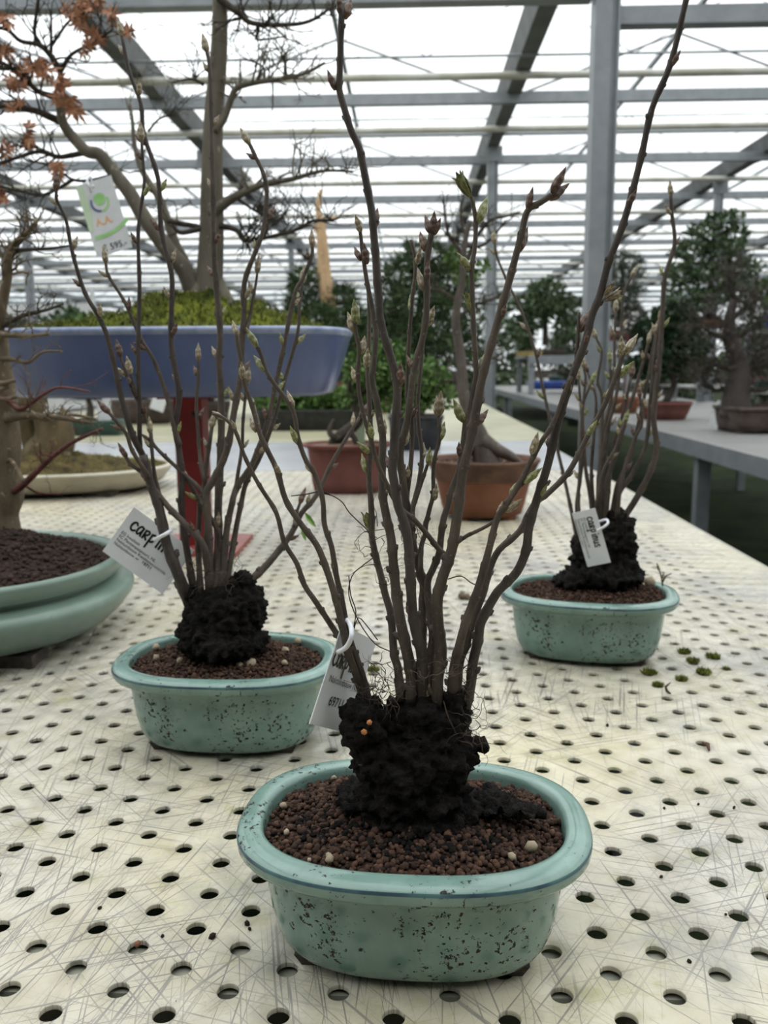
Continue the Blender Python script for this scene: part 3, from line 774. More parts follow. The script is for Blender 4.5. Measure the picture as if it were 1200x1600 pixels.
A = [  # (points, widths base/tip px, depth offset, lean)
 ([(534, 10), (532, 75), (531, 112), (530, 139), (538, 169), (548, 202), (561, 231), (567, 259), (575, 300), (581, 333), (584, 367), (587, 400), (589, 433), (592, 467), (593, 492), (598, 517), (608, 550), (620, 596), (620, 632), (617, 672), (615, 712), (613, 734), (617, 760), (622, 790), (630, 812), (638, 850), (641, 897), (644, 950), (649, 984), (657, 1014), (660, 1046), (659, 1078), (659, 1120)], (21, 10), -.016, -.01, 'd'),
 ([(562, 355), (564, 372), (568, 405), (573, 438), (579, 468), (584, 495), (587, 520), (584, 570), (581, 592), (588, 624), (594, 660), (598, 684), (597, 720), (597, 750), (598, 776), (604, 808), (610, 835), (613, 860), (617, 907), (624, 960), (634, 1010), (643, 1056), (641, 1100)], (24, 6), -.004, .012, ''),
 ([(575, 452), (577, 490), (576, 540), (574, 575), (576, 610), (578, 650), (580, 690), (577, 725), (577, 756), (579, 776), (581, 812), (581, 837), (587, 869), (595, 899), (602, 929), (610, 956), (613, 984), (616, 1024), (622, 1046), (626, 1095)], (17, 6), .004, .02, ''),
 ([(553, 497), (556, 520), (561, 545), (559, 586), (562, 620), (570, 656), (579, 684), (585, 708), (593, 732), (604, 756), (616, 780), (632, 800), (645, 810), (666, 833), (683, 855), (697, 868)], (10, 7), .0, -.012, ''),
 ([(674, 365), (668, 400), (667, 442), (666, 492), (660, 530), (649, 570), (644, 600), (640, 632), (636, 660), (628, 690), (625, 712), (628, 740), (632, 770), (637, 800), (643, 844), (649, 869), (657, 895), (662, 916), (660, 961), (660, 1005), (662, 1050), (664, 1105)], (18, 10), .008, .0, ''),
 ([(642, 375), (648, 400), (649, 425), (645, 458), (642, 492), (639, 533), (637, 580), (636, 612), (640, 640), (644, 664), (643, 710), (639, 750), (636, 776), (638, 800), (642, 830), (650, 868)], (10, 6), .010, .008, ''),
 ([(666, 480), (663, 520), (660, 546), (656, 590), (653, 628), (654, 668), (658, 696), (659, 720), (654, 756), (648, 780), (644, 804), (645, 835), (650, 866)], (10, 6), .012, .016, ''),
 ([(685, 650), (687, 686), (680, 712), (677, 740), (677, 772), (671, 796), (666, 818), (664, 835), (658, 856), (657, 892)], (10, 6), .006, .004, ''),
 ([(668, 726), (660, 750), (652, 774), (645, 798), (646, 830)], (9, 6), .004, .002, ''),
 ([(737, 308), (743, 343), (742, 385), (737, 421), (738, 460), (740, 511), (743, 563), (744, 586), (737, 624), (728, 660), (724, 692), (718, 732), (706, 764), (700, 790), (693, 812), (689, 839), (686, 865), (676, 890), (668, 912), (672, 961), (676, 992), (673, 1024), (671, 1056), (668, 1105)], (16, 7), .002, .012, ''),
 ([(861, 305), (845, 316), (824, 330), (814, 369), (799, 426), (783, 483), (768, 537), (753, 592), (746, 630), (740, 664), (732, 700), (724, 732), (720, 760), (717, 790), (712, 822), (707, 854), (700, 878), (690, 907), (683, 941), (685, 982), (689, 1014), (687, 1039), (683, 1063), (682, 1110)], (25, 10), -.004, -.012, ''),
 ([(1075, -12), (1072, 0), (1048, 99), (1019, 169), (1002, 245), (984, 315), (969, 364), (951, 410), (938, 459), (925, 493), (915, 532), (899, 575), (887, 610), (872, 660), (860, 710), (852, 740), (840, 777), (827, 822), (822, 860), (808, 893), (787, 915), (774, 930), (752, 971), (747, 1001), (739, 1035), (736, 1067), (726, 1115)], (20, 9), -.008, -.03, 'd'),
 ([(893, 588), (880, 620), (865, 660), (845, 692), (830, 720), (815, 750), (795, 782), (777, 810), (767, 847), (757, 885), (745, 925), (728, 971), (717, 1012), (709, 1046), (707, 1100)], (20, 7), -.012, -.014, ''),
 ([(974, 552), (962, 589), (943, 636), (923, 672), (903, 712), (885, 742), (857, 770), (833, 790), (812, 830), (780, 859), (765, 890), (755, 928), (741, 963), (728, 1010), (719, 1035), (712, 1095)], (16, 8), -.004, .006, ''),
 ([(780, 808), (764, 820), (745, 830), (730, 837), (714, 848)], (8, 6), -.008, -.002, ''),
 ([(332, 646), (351, 654), (367, 672), (381, 710), (396, 742), (410, 766), (432, 802), (444, 847), (464, 881), (475, 913), (491, 937), (507, 961), (528, 993), (540, 1010)], (12, 6), -.014, -.014, ''),
 ([(369, 520), (372, 540), (378, 570), (382, 600), (394, 634), (408, 683), (432, 733), (446, 780), (468, 816), (495, 852), (511, 892), (525, 937), (534, 975), (544, 1020), (557, 1055), (568, 1092)], (16, 7), -.012, -.004, ''),
 ([(397, 535), (407, 552), (417, 581), (430, 602), (446, 622), (459, 645), (466, 685), (477, 717), (491, 739), (504, 780), (507, 820), (518, 854), (525, 897), (534, 937), (542, 980), (552, 1015), (565, 1050), (577, 1095)], (13, 7), -.006, .006, ''),
 ([(905, 488), (903, 520), (902, 545), (899, 575)], (8, 5), -.02, -.002, ''),
]
ST1 = []
for k, (P, w, b, ln, dk) in enumerate(A):
    ST1.append(make_stem(T1, P, Y1, ln, w, M_STEMD if k in (0, 11) else M_STEM, b, k + 1))
explicit_buds(ST1, [
 (522, 142, 511, 108, 'b'), (541, 30, 549, -4, 'b'), (531, 22, 529, -12, 'b'), (585, 356, 590, 324, 'b'), (627, 602, 626, 566, 'b'), (609, 734, 603, 710, 'b'),
 (564, 364, 555, 334, 'p'), (562, 408, 553, 384, 'b'), (574, 413, 569, 379, 'b'), (553, 520, 543, 487, 'p'), (558, 506, 553, 467, 'g'), (566, 553, 570, 524, 'p'), (572, 576, 575, 543, 'p'),
 (556, 598, 549, 572, 'p'), (580, 710, 557, 690, 'g'), (571, 738, 565, 708, 'g'), (582, 686, 577, 659, 'g'), (599, 682, 601, 654, 'p'), (583, 652, 583, 640, 'p'), (577, 830, 571, 800, 'o'),
 (676, 365, 679, 329, 'b'), (672, 366, 664, 335, 'b'), (679, 368, 689, 340, 'b'), (663, 393, 656, 361, 'b'), (651, 414, 658, 384, 'p'), (660, 454, 652, 418, 'p'), (671, 508, 679, 477, 'p'),
 (641, 487, 641, 460, 'g'), (667, 437, 669, 407, 'b'), (645, 577, 635, 554, 'b'), (643, 654, 653, 632, 'b'), (634, 696, 639, 668, 'p'), (634, 750, 638, 726, 'p'),
 (684, 652, 682, 618, 'p'), (687, 650, 689, 610, 'p'), (688, 689, 695, 658, 'g'), (670, 728, 672, 698, 'g'), (661, 718, 662, 691, 'p'), (680, 782, 682, 755, 'p'), (664, 826, 666, 806, 'b'),
 (736, 310, 714, 271, 'o'), (747, 348, 762, 307, 'g'), (735, 423, 713, 394, 'g'), (738, 491, 730, 455, 'o'), (724, 660, 708, 623, 'g'), (748, 586, 763, 546, 'g'),
 (862, 302, 885, 260, 'b'), (860, 313, 890, 286, 'b'), (824, 326, 833, 291, 'b'), (811, 393, 825, 353, 'b'), (783, 500, 791, 474, 'b'), (747, 664, 763, 639, 'b'), (717, 714, 717, 690, 'b'), (727, 695, 731, 680, 'g'),
 (830, 710, 841, 674, 'p'), (855, 700, 859, 676, 'b'), (820, 757, 848, 730, 'g'), (796, 774, 813, 749, 'g'), (792, 801, 817, 779, 'p'), (778, 806, 785, 783, 'p'),
 (840, 779, 856, 756, 'g'), (888, 746, 897, 735, 'b'), (917, 682, 933, 656, 'g'), (815, 834, 828, 819, 'g'), (970, 556, 971, 524, 'p'), (976, 553, 997, 521, 'p'), (970, 588, 991, 564, 'g'), (948, 622, 957, 600, 'p'),
 (979, 322, 996, 294, 'b'), (944, 470, 970, 457, 'd'), (943, 463, 959, 443, 'd'), (906, 518, 925, 481, 'b'), (914, 539, 919, 516, 'b'), (895, 578, 904, 552, 'b'), (1047, 107, 1064, 78, 'b'), (1014, 178, 1022, 166, 'b'), (890, 616, 893, 600, 'p'),
 (349, 655, 331, 642, 'p'), (369, 672, 361, 655, 'p'), (399, 677, 390, 652, 'p'), (438, 740, 429, 723, 'p'), (459, 637, 448, 609, 'p'), (463, 692, 453, 665, 'g'), (488, 738, 474, 719, 'p'),
 (380, 594, 377, 564, 'p'), (371, 525, 363, 500, 'p'), (402, 543, 384, 511, 'g'), (416, 581, 396, 555, 'g'), (640, 962, 635, 940, 'b'), (671, 1036, 671, 1012, 'p'), (670, 1094, 671, 1068, 'p')])
rp = [onY(x, y, Y1 - .012) for x, y in ((582, 1084), (590, 1078), (596, 1090), (606, 1090), (625, 1050), (640, 1060), (690, 1050), (715, 1040), (730, 1080), (735, 1120), (740, 1150), (600, 1050))]
root_hairs(T1, rp, 120, 5, .006, .026, up=.9)
root_hairs(T1, [onY(x, y, Y1) for x, y in ((590, 860), (600, 880), (585, 840), (610, 900), (640, 830))], 26, 8, .006, .022)
mb = MB()
for pth in ([(502, 770), (520, 775), (535, 785), (545, 800), (560, 815), (575, 830), (583, 850)], [(545, 900), (548, 930), (556, 955), (552, 985), (560, 965), (575, 980), (590, 1000)],
            [(585, 870), (565, 885), (550, 900), (545, 930), (560, 970), (585, 1005), (610, 1018)], [(700, 905), (720, 900), (735, 910), (745, 915)], [(640, 880), (660, 920), (675, 945), (688, 958)],
            [(455, 775), (480, 772), (500, 768), (515, 772)], [(790, 1255), (800, 1242), (812, 1232)], [(560, 1195), (620, 1200), (668, 1185)], [(693, 1095), (700, 1120), (712, 1145)]):
    Wp = [onY(x, y, Y1 - .018 if y > 1080 else Y1) for x, y in pth]; mb = MB(); mb.tube([Vector(p) for p in smooth_path(Wp, 3)], .00035, 5); mb.build('long_root', M_ROOT, T1)
M_FERT = mat('orange_fertiliser', (0.4, 0.16, 0.05), 0.8, 0.2, build=mottled((0.3, 0.11, 0.035), (0.45, 0.19, 0.07), 300))
# orange fertiliser crumbs stuck to the peat
for (x, y, w) in ((577, 1129, 13), (569, 1144, 9)):
    p = onY(x, y, .443); v, f = grains([np.array(p)], [w * .5 * .44 / FL], ICO1, np.random.RandomState(x), .3)
    obj('fertiliser_crumb', v, f, M_FERT, T1)

# ---- bundle in the pot beside the celadon bowl
Y2 = .765
T2 = thing('hornbeam_seedlings', (-.17, Y2, BZ + .078), 'leafless hornbeam seedling bundle in front of the red stand, label tied round a thick stem', 'plant', 'hornbeam seedling bundles')
blob('root_ball', balls_px([(355, 965, .765, 115, 110, .032), (385, 950, .765, 60, 80, .025), (378, 908, .765, 36, 30, .012), (320, 960, .760, 60, 70, .024), (350, 1000, .760, 140, 60, .04), (318, 985, .758, 80, 50, .03), (300, 930, .762, 20, 40, .010)]), M_PEAT, T2, .0021, .0062, 150, 9)
B = [
 ([(224, 711), (235, 755), (249, 795), (260, 849), (279, 899), (297, 945)], (24, 15), -.012, .0),
 ([(88, 296), (89, 313), (103, 343), (112, 390), (126, 439), (137, 466), (155, 496), (169, 530), (182, 586), (191, 627), (207, 680), (224, 714), (232, 745)], (14, 5), -.012, -.02),
 ([(170, 645), (179, 655), (197, 677), (207, 705), (229, 739), (240, 765)], (10, 6), -.016, -.012),
 ([(221, 218), (224, 260), (225, 292), (216, 360), (218, 450), (216, 531), (216, 574), (218, 636), (219, 699), (230, 745)], (10, 5), -.008, .008),
 ([(190, 55), (202, 112), (220, 162), (225, 211), (247, 279), (252, 360), (268, 427), (268, 480), (268, 542), (280, 614), (274, 667), (280, 705), (285, 749), (283, 786), (288, 833), (294, 871), (305, 935)], (14, 6), .0, .01),
 ([(165, 410), (170, 432), (195, 472), (219, 527), (241, 564), (260, 617), (271, 664), (282, 696)], (9, 5), .0, .0),
 ([(188, 556), (191, 566), (207, 611), (222, 639), (235, 674), (241, 696), (279, 733), (310, 761), (319, 776)], (8, 5), .004, -.014),
 ([(204, 582), (209, 602), (216, 628)], (6, 4), -.008, -.004),
 ([(235, 676), (239, 720), (243, 749), (253, 785)], (8, 6), -.006, .002),
 ([(232, 752), (263, 792), (294, 824), (319, 855), (326, 900)], (15, 10), -.008, -.004),
 ([(291, 746), (316, 789), (338, 824), (345, 850), (343, 930)], (13, 8), .006, .0),
 ([(310, 562), (310, 589), (307, 630), (310, 680), (313, 717), (319, 752)], (8, 5), .008, .006),
 ([(331, 668), (322, 730), (319, 761), (313, 792), (310, 855), (314, 935)], (13, 7), .01, .01),
 ([(323, 80), (328, 112), (331, 225), (333, 315), (335, 405), (344, 517), (342, 560), (345, 605), (346, 667), (344, 730), (341, 792), (341, 855), (338, 935)], (17, 6), .012, .03),
 ([(389, 224), (396, 238), (416, 288), (412, 355), (400, 391), (382, 441), (381, 495), (377, 560), (376, 589), (366, 642), (354, 705), (334, 750), (322, 772), (325, 820), (328, 935)], (17, 6), -.004, .012),
 ([(402, 425), (400, 442), (393, 480), (385, 520)], (7, 4), .004, .004),
 ([(488, 385), (487, 400), (473, 435), (460, 461), (444, 539), (432, 595), (419, 656), (396, 721), (370, 762), (360, 798), (354, 830), (350, 880), (346, 935)], (14, 6), .004, .01),
 ([(473, 440), (468, 480), (465, 520), (444, 597), (428, 656), (405, 717), (385, 753), (376, 791), (367, 836), (356, 904), (353, 935)], (12, 5), .01, .014),
 ([(563, 650), (522, 717), (495, 773), (471, 802), (455, 834), (432, 865), (410, 890), (385, 912)], (15, 5), .004, .03),
 ([(386, 598), (380, 655), (378, 700), (371, 745), (364, 790)], (8, 5), .008, .006),
 ([(469, 785), (464, 800), (460, 822)], (8, 5), .008, .004),
 ([(197, 714), (205, 726), (222, 738)], (8, 7), -.014, -.002),
]
ST2 = [make_stem(T2, P, Y2, ln, w, M_STEMD if k in (0, 1, 3, 4) else M_STEM, b, 40 + k) for k, (P, w, b, ln) in enumerate(B)]
auto_buds(ST2[1:], 4, 'pbbpg', 24, .35, (40, 85))
mb = MB()                                                    # young leaves on the low side branch
for (x0, y0, x1_, y1_, w) in ((476, 800, 494, 824, 9), (472, 822, 478, 846, 7), (468, 808, 458, 824, 6)):
    a, b_ = onY(x0, y0, .78), onY(x1_, y1_, .775); d = (b_ - a); s = d.cross(Vector((0, 1, 0))).normalized() * w * .5 * .78 / FL
    nn = Vector((0, -.002, 0)); mb.add([a, a + d * .35 + s + nn, a + d * .7 + s * .8 + nn, b_, a + d * .7 - s * .8 + nn, a + d * .35 - s + nn, a + d * .5 - nn], [(0, 1, 6), (1, 2, 6), (2, 3, 6), (3, 4, 6), (4, 5, 6), (5, 0, 6)])
o = mb.build('young_leaf', M_LEAFG, ST2[18].o)
root_hairs(T2, [onY(x, y, Y2 - .012) for x, y in ((295, 905), (300, 880), (330, 900), (345, 910), (360, 900), (370, 880))], 60, 6, .008, .03, up=.8)

# ---- bundle in the pot near the bench edge
Y3 = 1.02
T3 = thing('hornbeam_seedlings', (.235, Y3, BZ + .08), 'dense leafless hornbeam seedling bundle near the bench edge, small label on its black root block', 'plant', 'hornbeam seedling bundles')
blob('root_ball', balls_px([(938, 855, 1.02, 85, 90, .035), (965, 845, 1.02, 50, 100, .028), (915, 865, 1.015, 45, 70, .026), (980, 858, 1.015, 24, 50, .018), (945, 895, 1.01, 120, 44, .045), (895, 905, 1.01, 60, 24, .03), (968, 882, 1.01, 56, 36, .028), (984, 825, 1.02, 12, 24, .012)]), M_PEAT, T3, .0026, .007, 130, 5)
R3 = [
 ([(1048, 305), (1050, 336), (1054, 382), (1039, 432), (1035, 485), (1032, 539), (1027, 595), (1021, 651), (1026, 695), (1018, 732), (996, 776), (974, 811), (966, 835)], (13, 6), -.01, -.02),
 ([(1031, 500), (1024, 545), (1019, 595), (1015, 639), (1009, 695), (987, 742), (968, 770), (962, 804), (958, 830)], (10, 5), -.004, -.01),
 ([(1024, 523), (1015, 576), (1006, 623), (996, 670), (984, 717), (965, 757), (956, 804), (952, 830)], (9, 5), .004, .0),
 ([(1013, 535), (1009, 551), (993, 607), (977, 657), (965, 701), (949, 751), (943, 811), (944, 835)], (12, 5), -.004, .01),
 ([(962, 486), (960, 540), (959, 595), (946, 670), (943, 732), (940, 795), (940, 830)], (9, 4), .01, .02),
 ([(987, 432), (974, 461), (971, 514), (965, 607), (949, 670), (937, 732), (934, 789), (932, 830)], (9, 4), .0, .02),
 ([(912, 574), (915, 595), (910, 639), (912, 686), (915, 732), (923, 782), (926, 825)], (8, 4), .004, -.01),
 ([(918, 580), (931, 620), (929, 670), (924, 732), (927, 786), (930, 825)], (8, 4), .01, .01),
 ([(931, 527), (940, 551), (934, 595), (941, 623), (940, 701), (937, 786), (937, 830)], (9, 4), -.006, -.01),
 ([(773, 380), (778, 405), (796, 447), (814, 485), (835, 545), (847, 600), (857, 645), (868, 690), (880, 740), (891, 790), (900, 836), (905, 870)], (7, 4), .0, .03),
 ([(904, 592), (909, 657), (912, 700), (907, 745), (901, 792), (906, 845)], (8, 4), .008, .0),
 ([(924, 598), (910, 640), (906, 732), (904, 789), (912, 845)], (7, 4), -.002, .0),
 ([(1000, 620), (1003, 660), (990, 690), (971, 751), (965, 801), (962, 835)], (9, 5), -.012, -.02),
 ([(986, 588), (975, 640), (960, 690), (953, 740), (948, 800), (948, 830)], (9, 5), .012, .015),
 ([(953, 566), (955, 620), (950, 680), (942, 740), (935, 800), (934, 830)], (8, 4), .016, .02),
 ([(976, 660), (962, 700), (945, 730), (935, 770), (930, 815)], (8, 5), -.012, -.01),
]
ST3 = [make_stem(T3, P, Y3, ln, w, M_STEM, b, 80 + k) for k, (P, w, b, ln) in enumerate(R3)]
auto_buds(ST3, 9, 'pgppb', 20, .4, (34, 70))
root_hairs(T3, [onY(x, y, Y3 - .012) for x, y in ((900, 830), (905, 850), (925, 820), (960, 820))], 26, 16, .008, .03, up=.8)
# small sprig at the rim of that pot
sp_ = thing('sprig', tuple(onz(1036, 918, BZ + .078)), 'tiny budding sprig standing at the rim of the aqua pot near the bench edge', 'sprig')
mb = MB(); ww = wloc(sp_)
for pth in ([(1036, 918), (1034, 905), (1030, 888)], [(1035, 910), (1040, 900), (1049, 896)]):
    mb.tube([onY(x, y, ww.y) for x, y in pth], [.0011, .0009, .0006], 5)
so = mb.build('stem', M_STEM, sp_)
add_bud(so, 'g', onY(1030, 892, ww.y), onY(1026, 884, ww.y) + Vector((0, 0, .004))); add_bud(so, 'p', onY(1034, 905, ww.y), onY(1038, 893, ww.y))

# ================================================================== LABELS
STROKES = {'C': [[(.9, .8), (.6, 1.0), (.25, .85), (.08, .45), (.25, .1), (.6, .02), (.95, .2)]],
 'a': [[(.8, .9), (.45, .98), (.12, .6), (.2, .12), (.5, .08), (.78, .5), (.85, .95), (.82, .4), (.95, .0)]],
 'r': [[(.2, .95), (.22, .0)], [(.2, .85), (.6, 1.0), (.85, .8), (.6, .5), (.25, .45), (.85, .02)]],
 'p': [[(.2, .95), (.18, -.7)], [(.2, .85), (.6, 1.0), (.85, .6), (.6, .15), (.22, .2)]],
 'i': [[(.5, .85), (.5, .0)], [(.5, 1.3), (.52, 1.38)]],
 'n': [[(.15, .95), (.18, .0)], [(.18, .6), (.45, .95), (.72, .85), (.78, .0)]],
 'u': [[(.15, .95), (.15, .3), (.4, .02), (.75, .25), (.82, .95), (.85, .0)]],
 's': [[(.8, .9), (.4, 1.0), (.25, .7), (.65, .45), (.75, .15), (.4, .0), (.1, .15)]]}
def ribbon(mb, pts, w, M):
    pts = [Vector((p[0], p[1], 0)) for p in smooth_path([np.array(p) for p in pts], 4)]
    L, Rg = [], []
    for i, p in enumerate(pts):
        t = (pts[min(i + 1, len(pts) - 1)] - pts[max(i - 1, 0)]).normalized(); s = Vector((-t.y, t.x, 0)) * w / 2
        L.append(p + s); Rg.append(p - s)
    k = len(pts); t = (pts[1] - pts[0]).normalized() * w * .35; L[0] -= t; Rg[0] -= t
    t = (pts[-1] - pts[-2]).normalized() * w * .35; L[-1] += t; Rg[-1] += t
    mb.add([M @ p for p in L + Rg], [(i, k + i, k + i + 1, i + 1) for i in range(k - 1)])
def handwriting(word, M, x, y, size, w, adv=.82):
    mb = MB()
    for ch in word:
        for st in STROKES[ch]: ribbon(mb, [(x + a * size * .72, y + b * size) for a, b in st], w, M)
        x += size * (adv if ch not in 'i' else adv * .75)
    return mb
def print_text(body, size, M, parent, m, x, y, name='printed_text', bold=0.0):
    cu = bpy.data.curves.new('t', 'FONT'); cu.body = body; cu.size = size; cu.offset = bold; cu.space_line = .95
    t = bpy.data.objects.new('t', cu); C.objects.link(t)
    me = eval_mesh(t, name, m); bpy.data.objects.remove(t); bpy.data.curves.remove(cu)
    off = wloc(parent)
    me.transform(Matrix.Translation(-off) @ M @ Matrix.Translation((x, y, 0)))
    o = bpy.data.objects.new(name, me); C.objects.link(o); o.parent = parent
    return o
def card_frame(o_, ex, ey):
    """o_: lower left corner, ex: width vector, ey: height vector -> matrix with unit = metre"""
    w, h = ex.length, ey.length; x = ex.normalized(); n = x.cross(ey).normalized(); y = n.cross(x)
    M = Matrix((x, y, n)).transposed().to_4x4(); M.translation = o_
    return M, w, h, n
def card(parent, M, w, h, th=.0006, hole=None):
    mb = MB().box((0, 0, -th), (w, h, 0), M); return mb.build('card', M_WHITE, parent, False)
UPz = Matrix.Translation((0, 0, .0003))
# near label: narrow view, near edge at the left
pl = thing('plant_label', tuple(onY(515, 1060, .44)), 'upright white card label on the tallest bundle, handwritten Carpinus above number 69711', 'label')
a, b_, c_ = onY(484, 1131, .448), onY(497, 977, .446), onY(551, 1148, .494)
M, w, h, n_ = card_frame(a, (c_ - a), (b_ - a)); w *= .86
card(pl, M, w, h); Mk = M @ UPz
mb = handwriting('Carpinus', Mk, .002, h * .60, .0072, .0015, .72); mb.build('handwriting', M_INK, pl, False)
print_text('Naktuinbouw NL', .0054, Mk, pl, M_INKG, .005, h * .44); print_text('69711', .0078, Mk, pl, M_INK, .013, h * .22, bold=.0001)
rp_ = [(523, 1021), (540, 1012), (549, 995), (548, 978), (541, 966)]
mb = MB(); mb.tube([Vector(p) for p in smooth_path([onY(x, y, Y) for (x, y), Y in zip(rp_, (.470, .455, .447, .455, .474))], 4)], .0014, 8); mb.build('tie_loop', M_PLASTIC, pl)
mb = MB(); mb.tube([onY(527, 1018, .466), onY(523, 1035, .468)], .0009, 6); mb.build('tie_tail', M_PLASTIC, pl)
# tilted label
pl = thing('plant_label', tuple(onY(225, 860, .745)), 'white card label tilted like a diamond with handwritten Carpinus and four printed lines', 'label')
a, b_, c_ = onY(160, 861, .778), onY(213, 795, .784), onY(245, 922, .775)
M, w, h, n_ = card_frame(a, (c_ - a), (b_ - a)); wfull = (onY(292, 880, .781) - b_).length
M2, w2 = M, wfull
card(pl, M, wfull, h); Mk = M @ UPz
mb = handwriting('Carpinus', Mk, .0075, h * .63, .0085, .0019, .80); mb.build('handwriting', M_INK, pl, False)
print_text('EG kwaliteit\nEC Plantenpaspoort, NL\nNaktuinbouw Kwaliteitscontrole\nNaktuinbouw nr', .0042, Mk, pl, M_INKG, .004, h * .47)
print_text('69711', .0044, Mk, pl, M_INK, .0355, h * .47 - 3 * .0042 * .95, bold=.0001)
tl = [(242, 839), (252, 838), (265, 831)]
mb = MB(); mb.tube([Vector(p) for p in smooth_path([onY(241, 843, .776), onY(244, 842, .756), onY(256, 836, .741), onY(266, 830, .750), onY(268, 828, .772)], 4)], .0018, 8); mb.build('tie_loop', M_PLASTIC, pl)
# small label in the bundle near the bench edge
pl = thing('plant_label', tuple(onY(920, 840, .97)), 'small white card label hanging against the black root block near the bench edge', 'label')
b_, tr, bl = onY(893.5, 802, .975), onY(926, 785, .965), onY(918, 886, .972)
M, w, h, n_ = card_frame(b_, (bl - b_), (tr - b_)); card(pl, M, w, h); Mk = M @ UPz
mb = handwriting('Carpinus', Mk, .0085, h * .55, .0058, .0013, .82); mb.build('handwriting', M_INK, pl, False)
print_text('EG kwaliteit\nEC Plantenpaspoort, NL\nNaktuinbouw Kwaliteitscontrole\nNaktuinbouw nr 69711', .0036, Mk, pl, M_INKG, .008, h * .40)
mb = MB(); mb.tube([Vector(p) for p in smooth_path([onY(933, 829, .962), onY(944, 823, .958), onY(950, 817, .96), onY(947, 812, .965), onY(936, 815, .975)], 4)], .0015, 8); mb.build('tie_loop', M_PLASTIC, pl)

# ================================================================== GENERIC POTS AND TREES
def pot(name, label, c, a, b, e, prof, m, rz=0, z=BZ, rim=None, rim_m=None, feet=None, feet_m=M_FOOT, cat='pot', group=None, seg=72):
    t = thing(name, (c[0], c[1], z), label, cat, group); t.rotation_euler.z = rz
    v, f = lathe(a, b, e, prof, 0, (0, 0, 0), seg); obj('body', v, f, m, t, True, True)
    if rim:
        v, f = lathe(a, b, e, rim, 0, (0, 0, 0), seg, False); obj('rim', v, f, rim_m or m, t, True, True)
    if feet:
        fx, fy, fw, fd, fh = feet
        for sx in (-1, 1):
            for sy in (-1, 1):
                mb = MB().box((sx * fx - fw, sy * fy - fd, 0), (sx * fx + fw, sy * fy + fd, fh)); obj('foot', mb.v, mb.f, feet_m, t, False, True)
    return t
def fill(name, label, c, a, b, e, z, m, tall=.01, rz=0, seed=1, cat='soil', heap=None, blades=0, blade_m=None, bl=.012, n_gr=0, gr=(.002, .004), gr_m=None, rough=.003):
    """soil or moss surface filling a pot; optional moss blades or granules"""
    t = thing(name, (c[0], c[1], z - .01), label, cat, kind='stuff')
    rs = np.random.RandomState(seed); cz, sz = math.cos(rz), math.sin(rz); hx, hy = heap or (0, 0)
    def hgt(x, y):
        d = min(1.0, abs(x / a) ** e + abs(y / b) ** e)
        q = ((x - hx) / a) ** 2 + ((y - hy) / b) ** 2
        return tall * math.exp(-2.6 * q) * (1 - d ** 3) + rough * (1 - d ** 3) * mnoise.fractal(Vector((x * 16, y * 16, seed)), .8, 2, 4)
    V, F = [], []; nr, na = 22, 60
    for i in range(nr + 1):
        for (x, y) in selfill(a * max(i, .05) / nr, b * max(i, .05) / nr, e, na): V.append((c[0] + x * cz - y * sz, c[1] + x * sz + y * cz, z + hgt(x, y)))
    for i in range(nr):
        for j in range(na):
            j2 = (j + 1) % na; F.append((i * na + j, (i + 1) * na + j, (i + 1) * na + j2, i * na + j2))
    F.append(tuple(range(na))); obj('surface', V, F, m, t)
    def sample():
        while True:
            x, y = rs.uniform(-a, a), rs.uniform(-b, b)
            if abs(x / a) ** e + abs(y / b) ** e < .97: return x, y
    if blades:
        V = np.zeros((blades, 3, 3)); 
        for k in range(blades):
            x, y = sample(); p = np.array((c[0] + x * cz - y * sz, c[1] + x * sz + y * cz, z + hgt(x, y) - .001)); d = rs.normal(size=3) * .5; d[2] = abs(d[2]) + .7; d = d / np.linalg.norm(d) * bl * rs.uniform(.4, 1)
            s_ = np.cross(d, rs.normal(size=3)); s_ = s_ / np.linalg.norm(s_) * bl * .16
            V[k] = (p - s_, p + s_, p + d)
        o = obj('moss_blades', V.reshape(-1, 3), np.arange(blades * 3).reshape(-1, 3), blade_m, t, False); o['kind'] = 'stuff'
    if n_gr:
        P, R = [], []
        for k in range(n_gr):
            x, y = sample(); r = rs.uniform(*gr); P.append((c[0] + x * cz - y * sz, c[1] + x * sz + y * cz, z + hgt(x, y) + r * rs.uniform(-.3, .6))); R.append(r)
        v, f = grains(P, R, ICO1, rs); o = obj('granules', v, f, gr_m, t); o['kind'] = 'stuff'
    return t
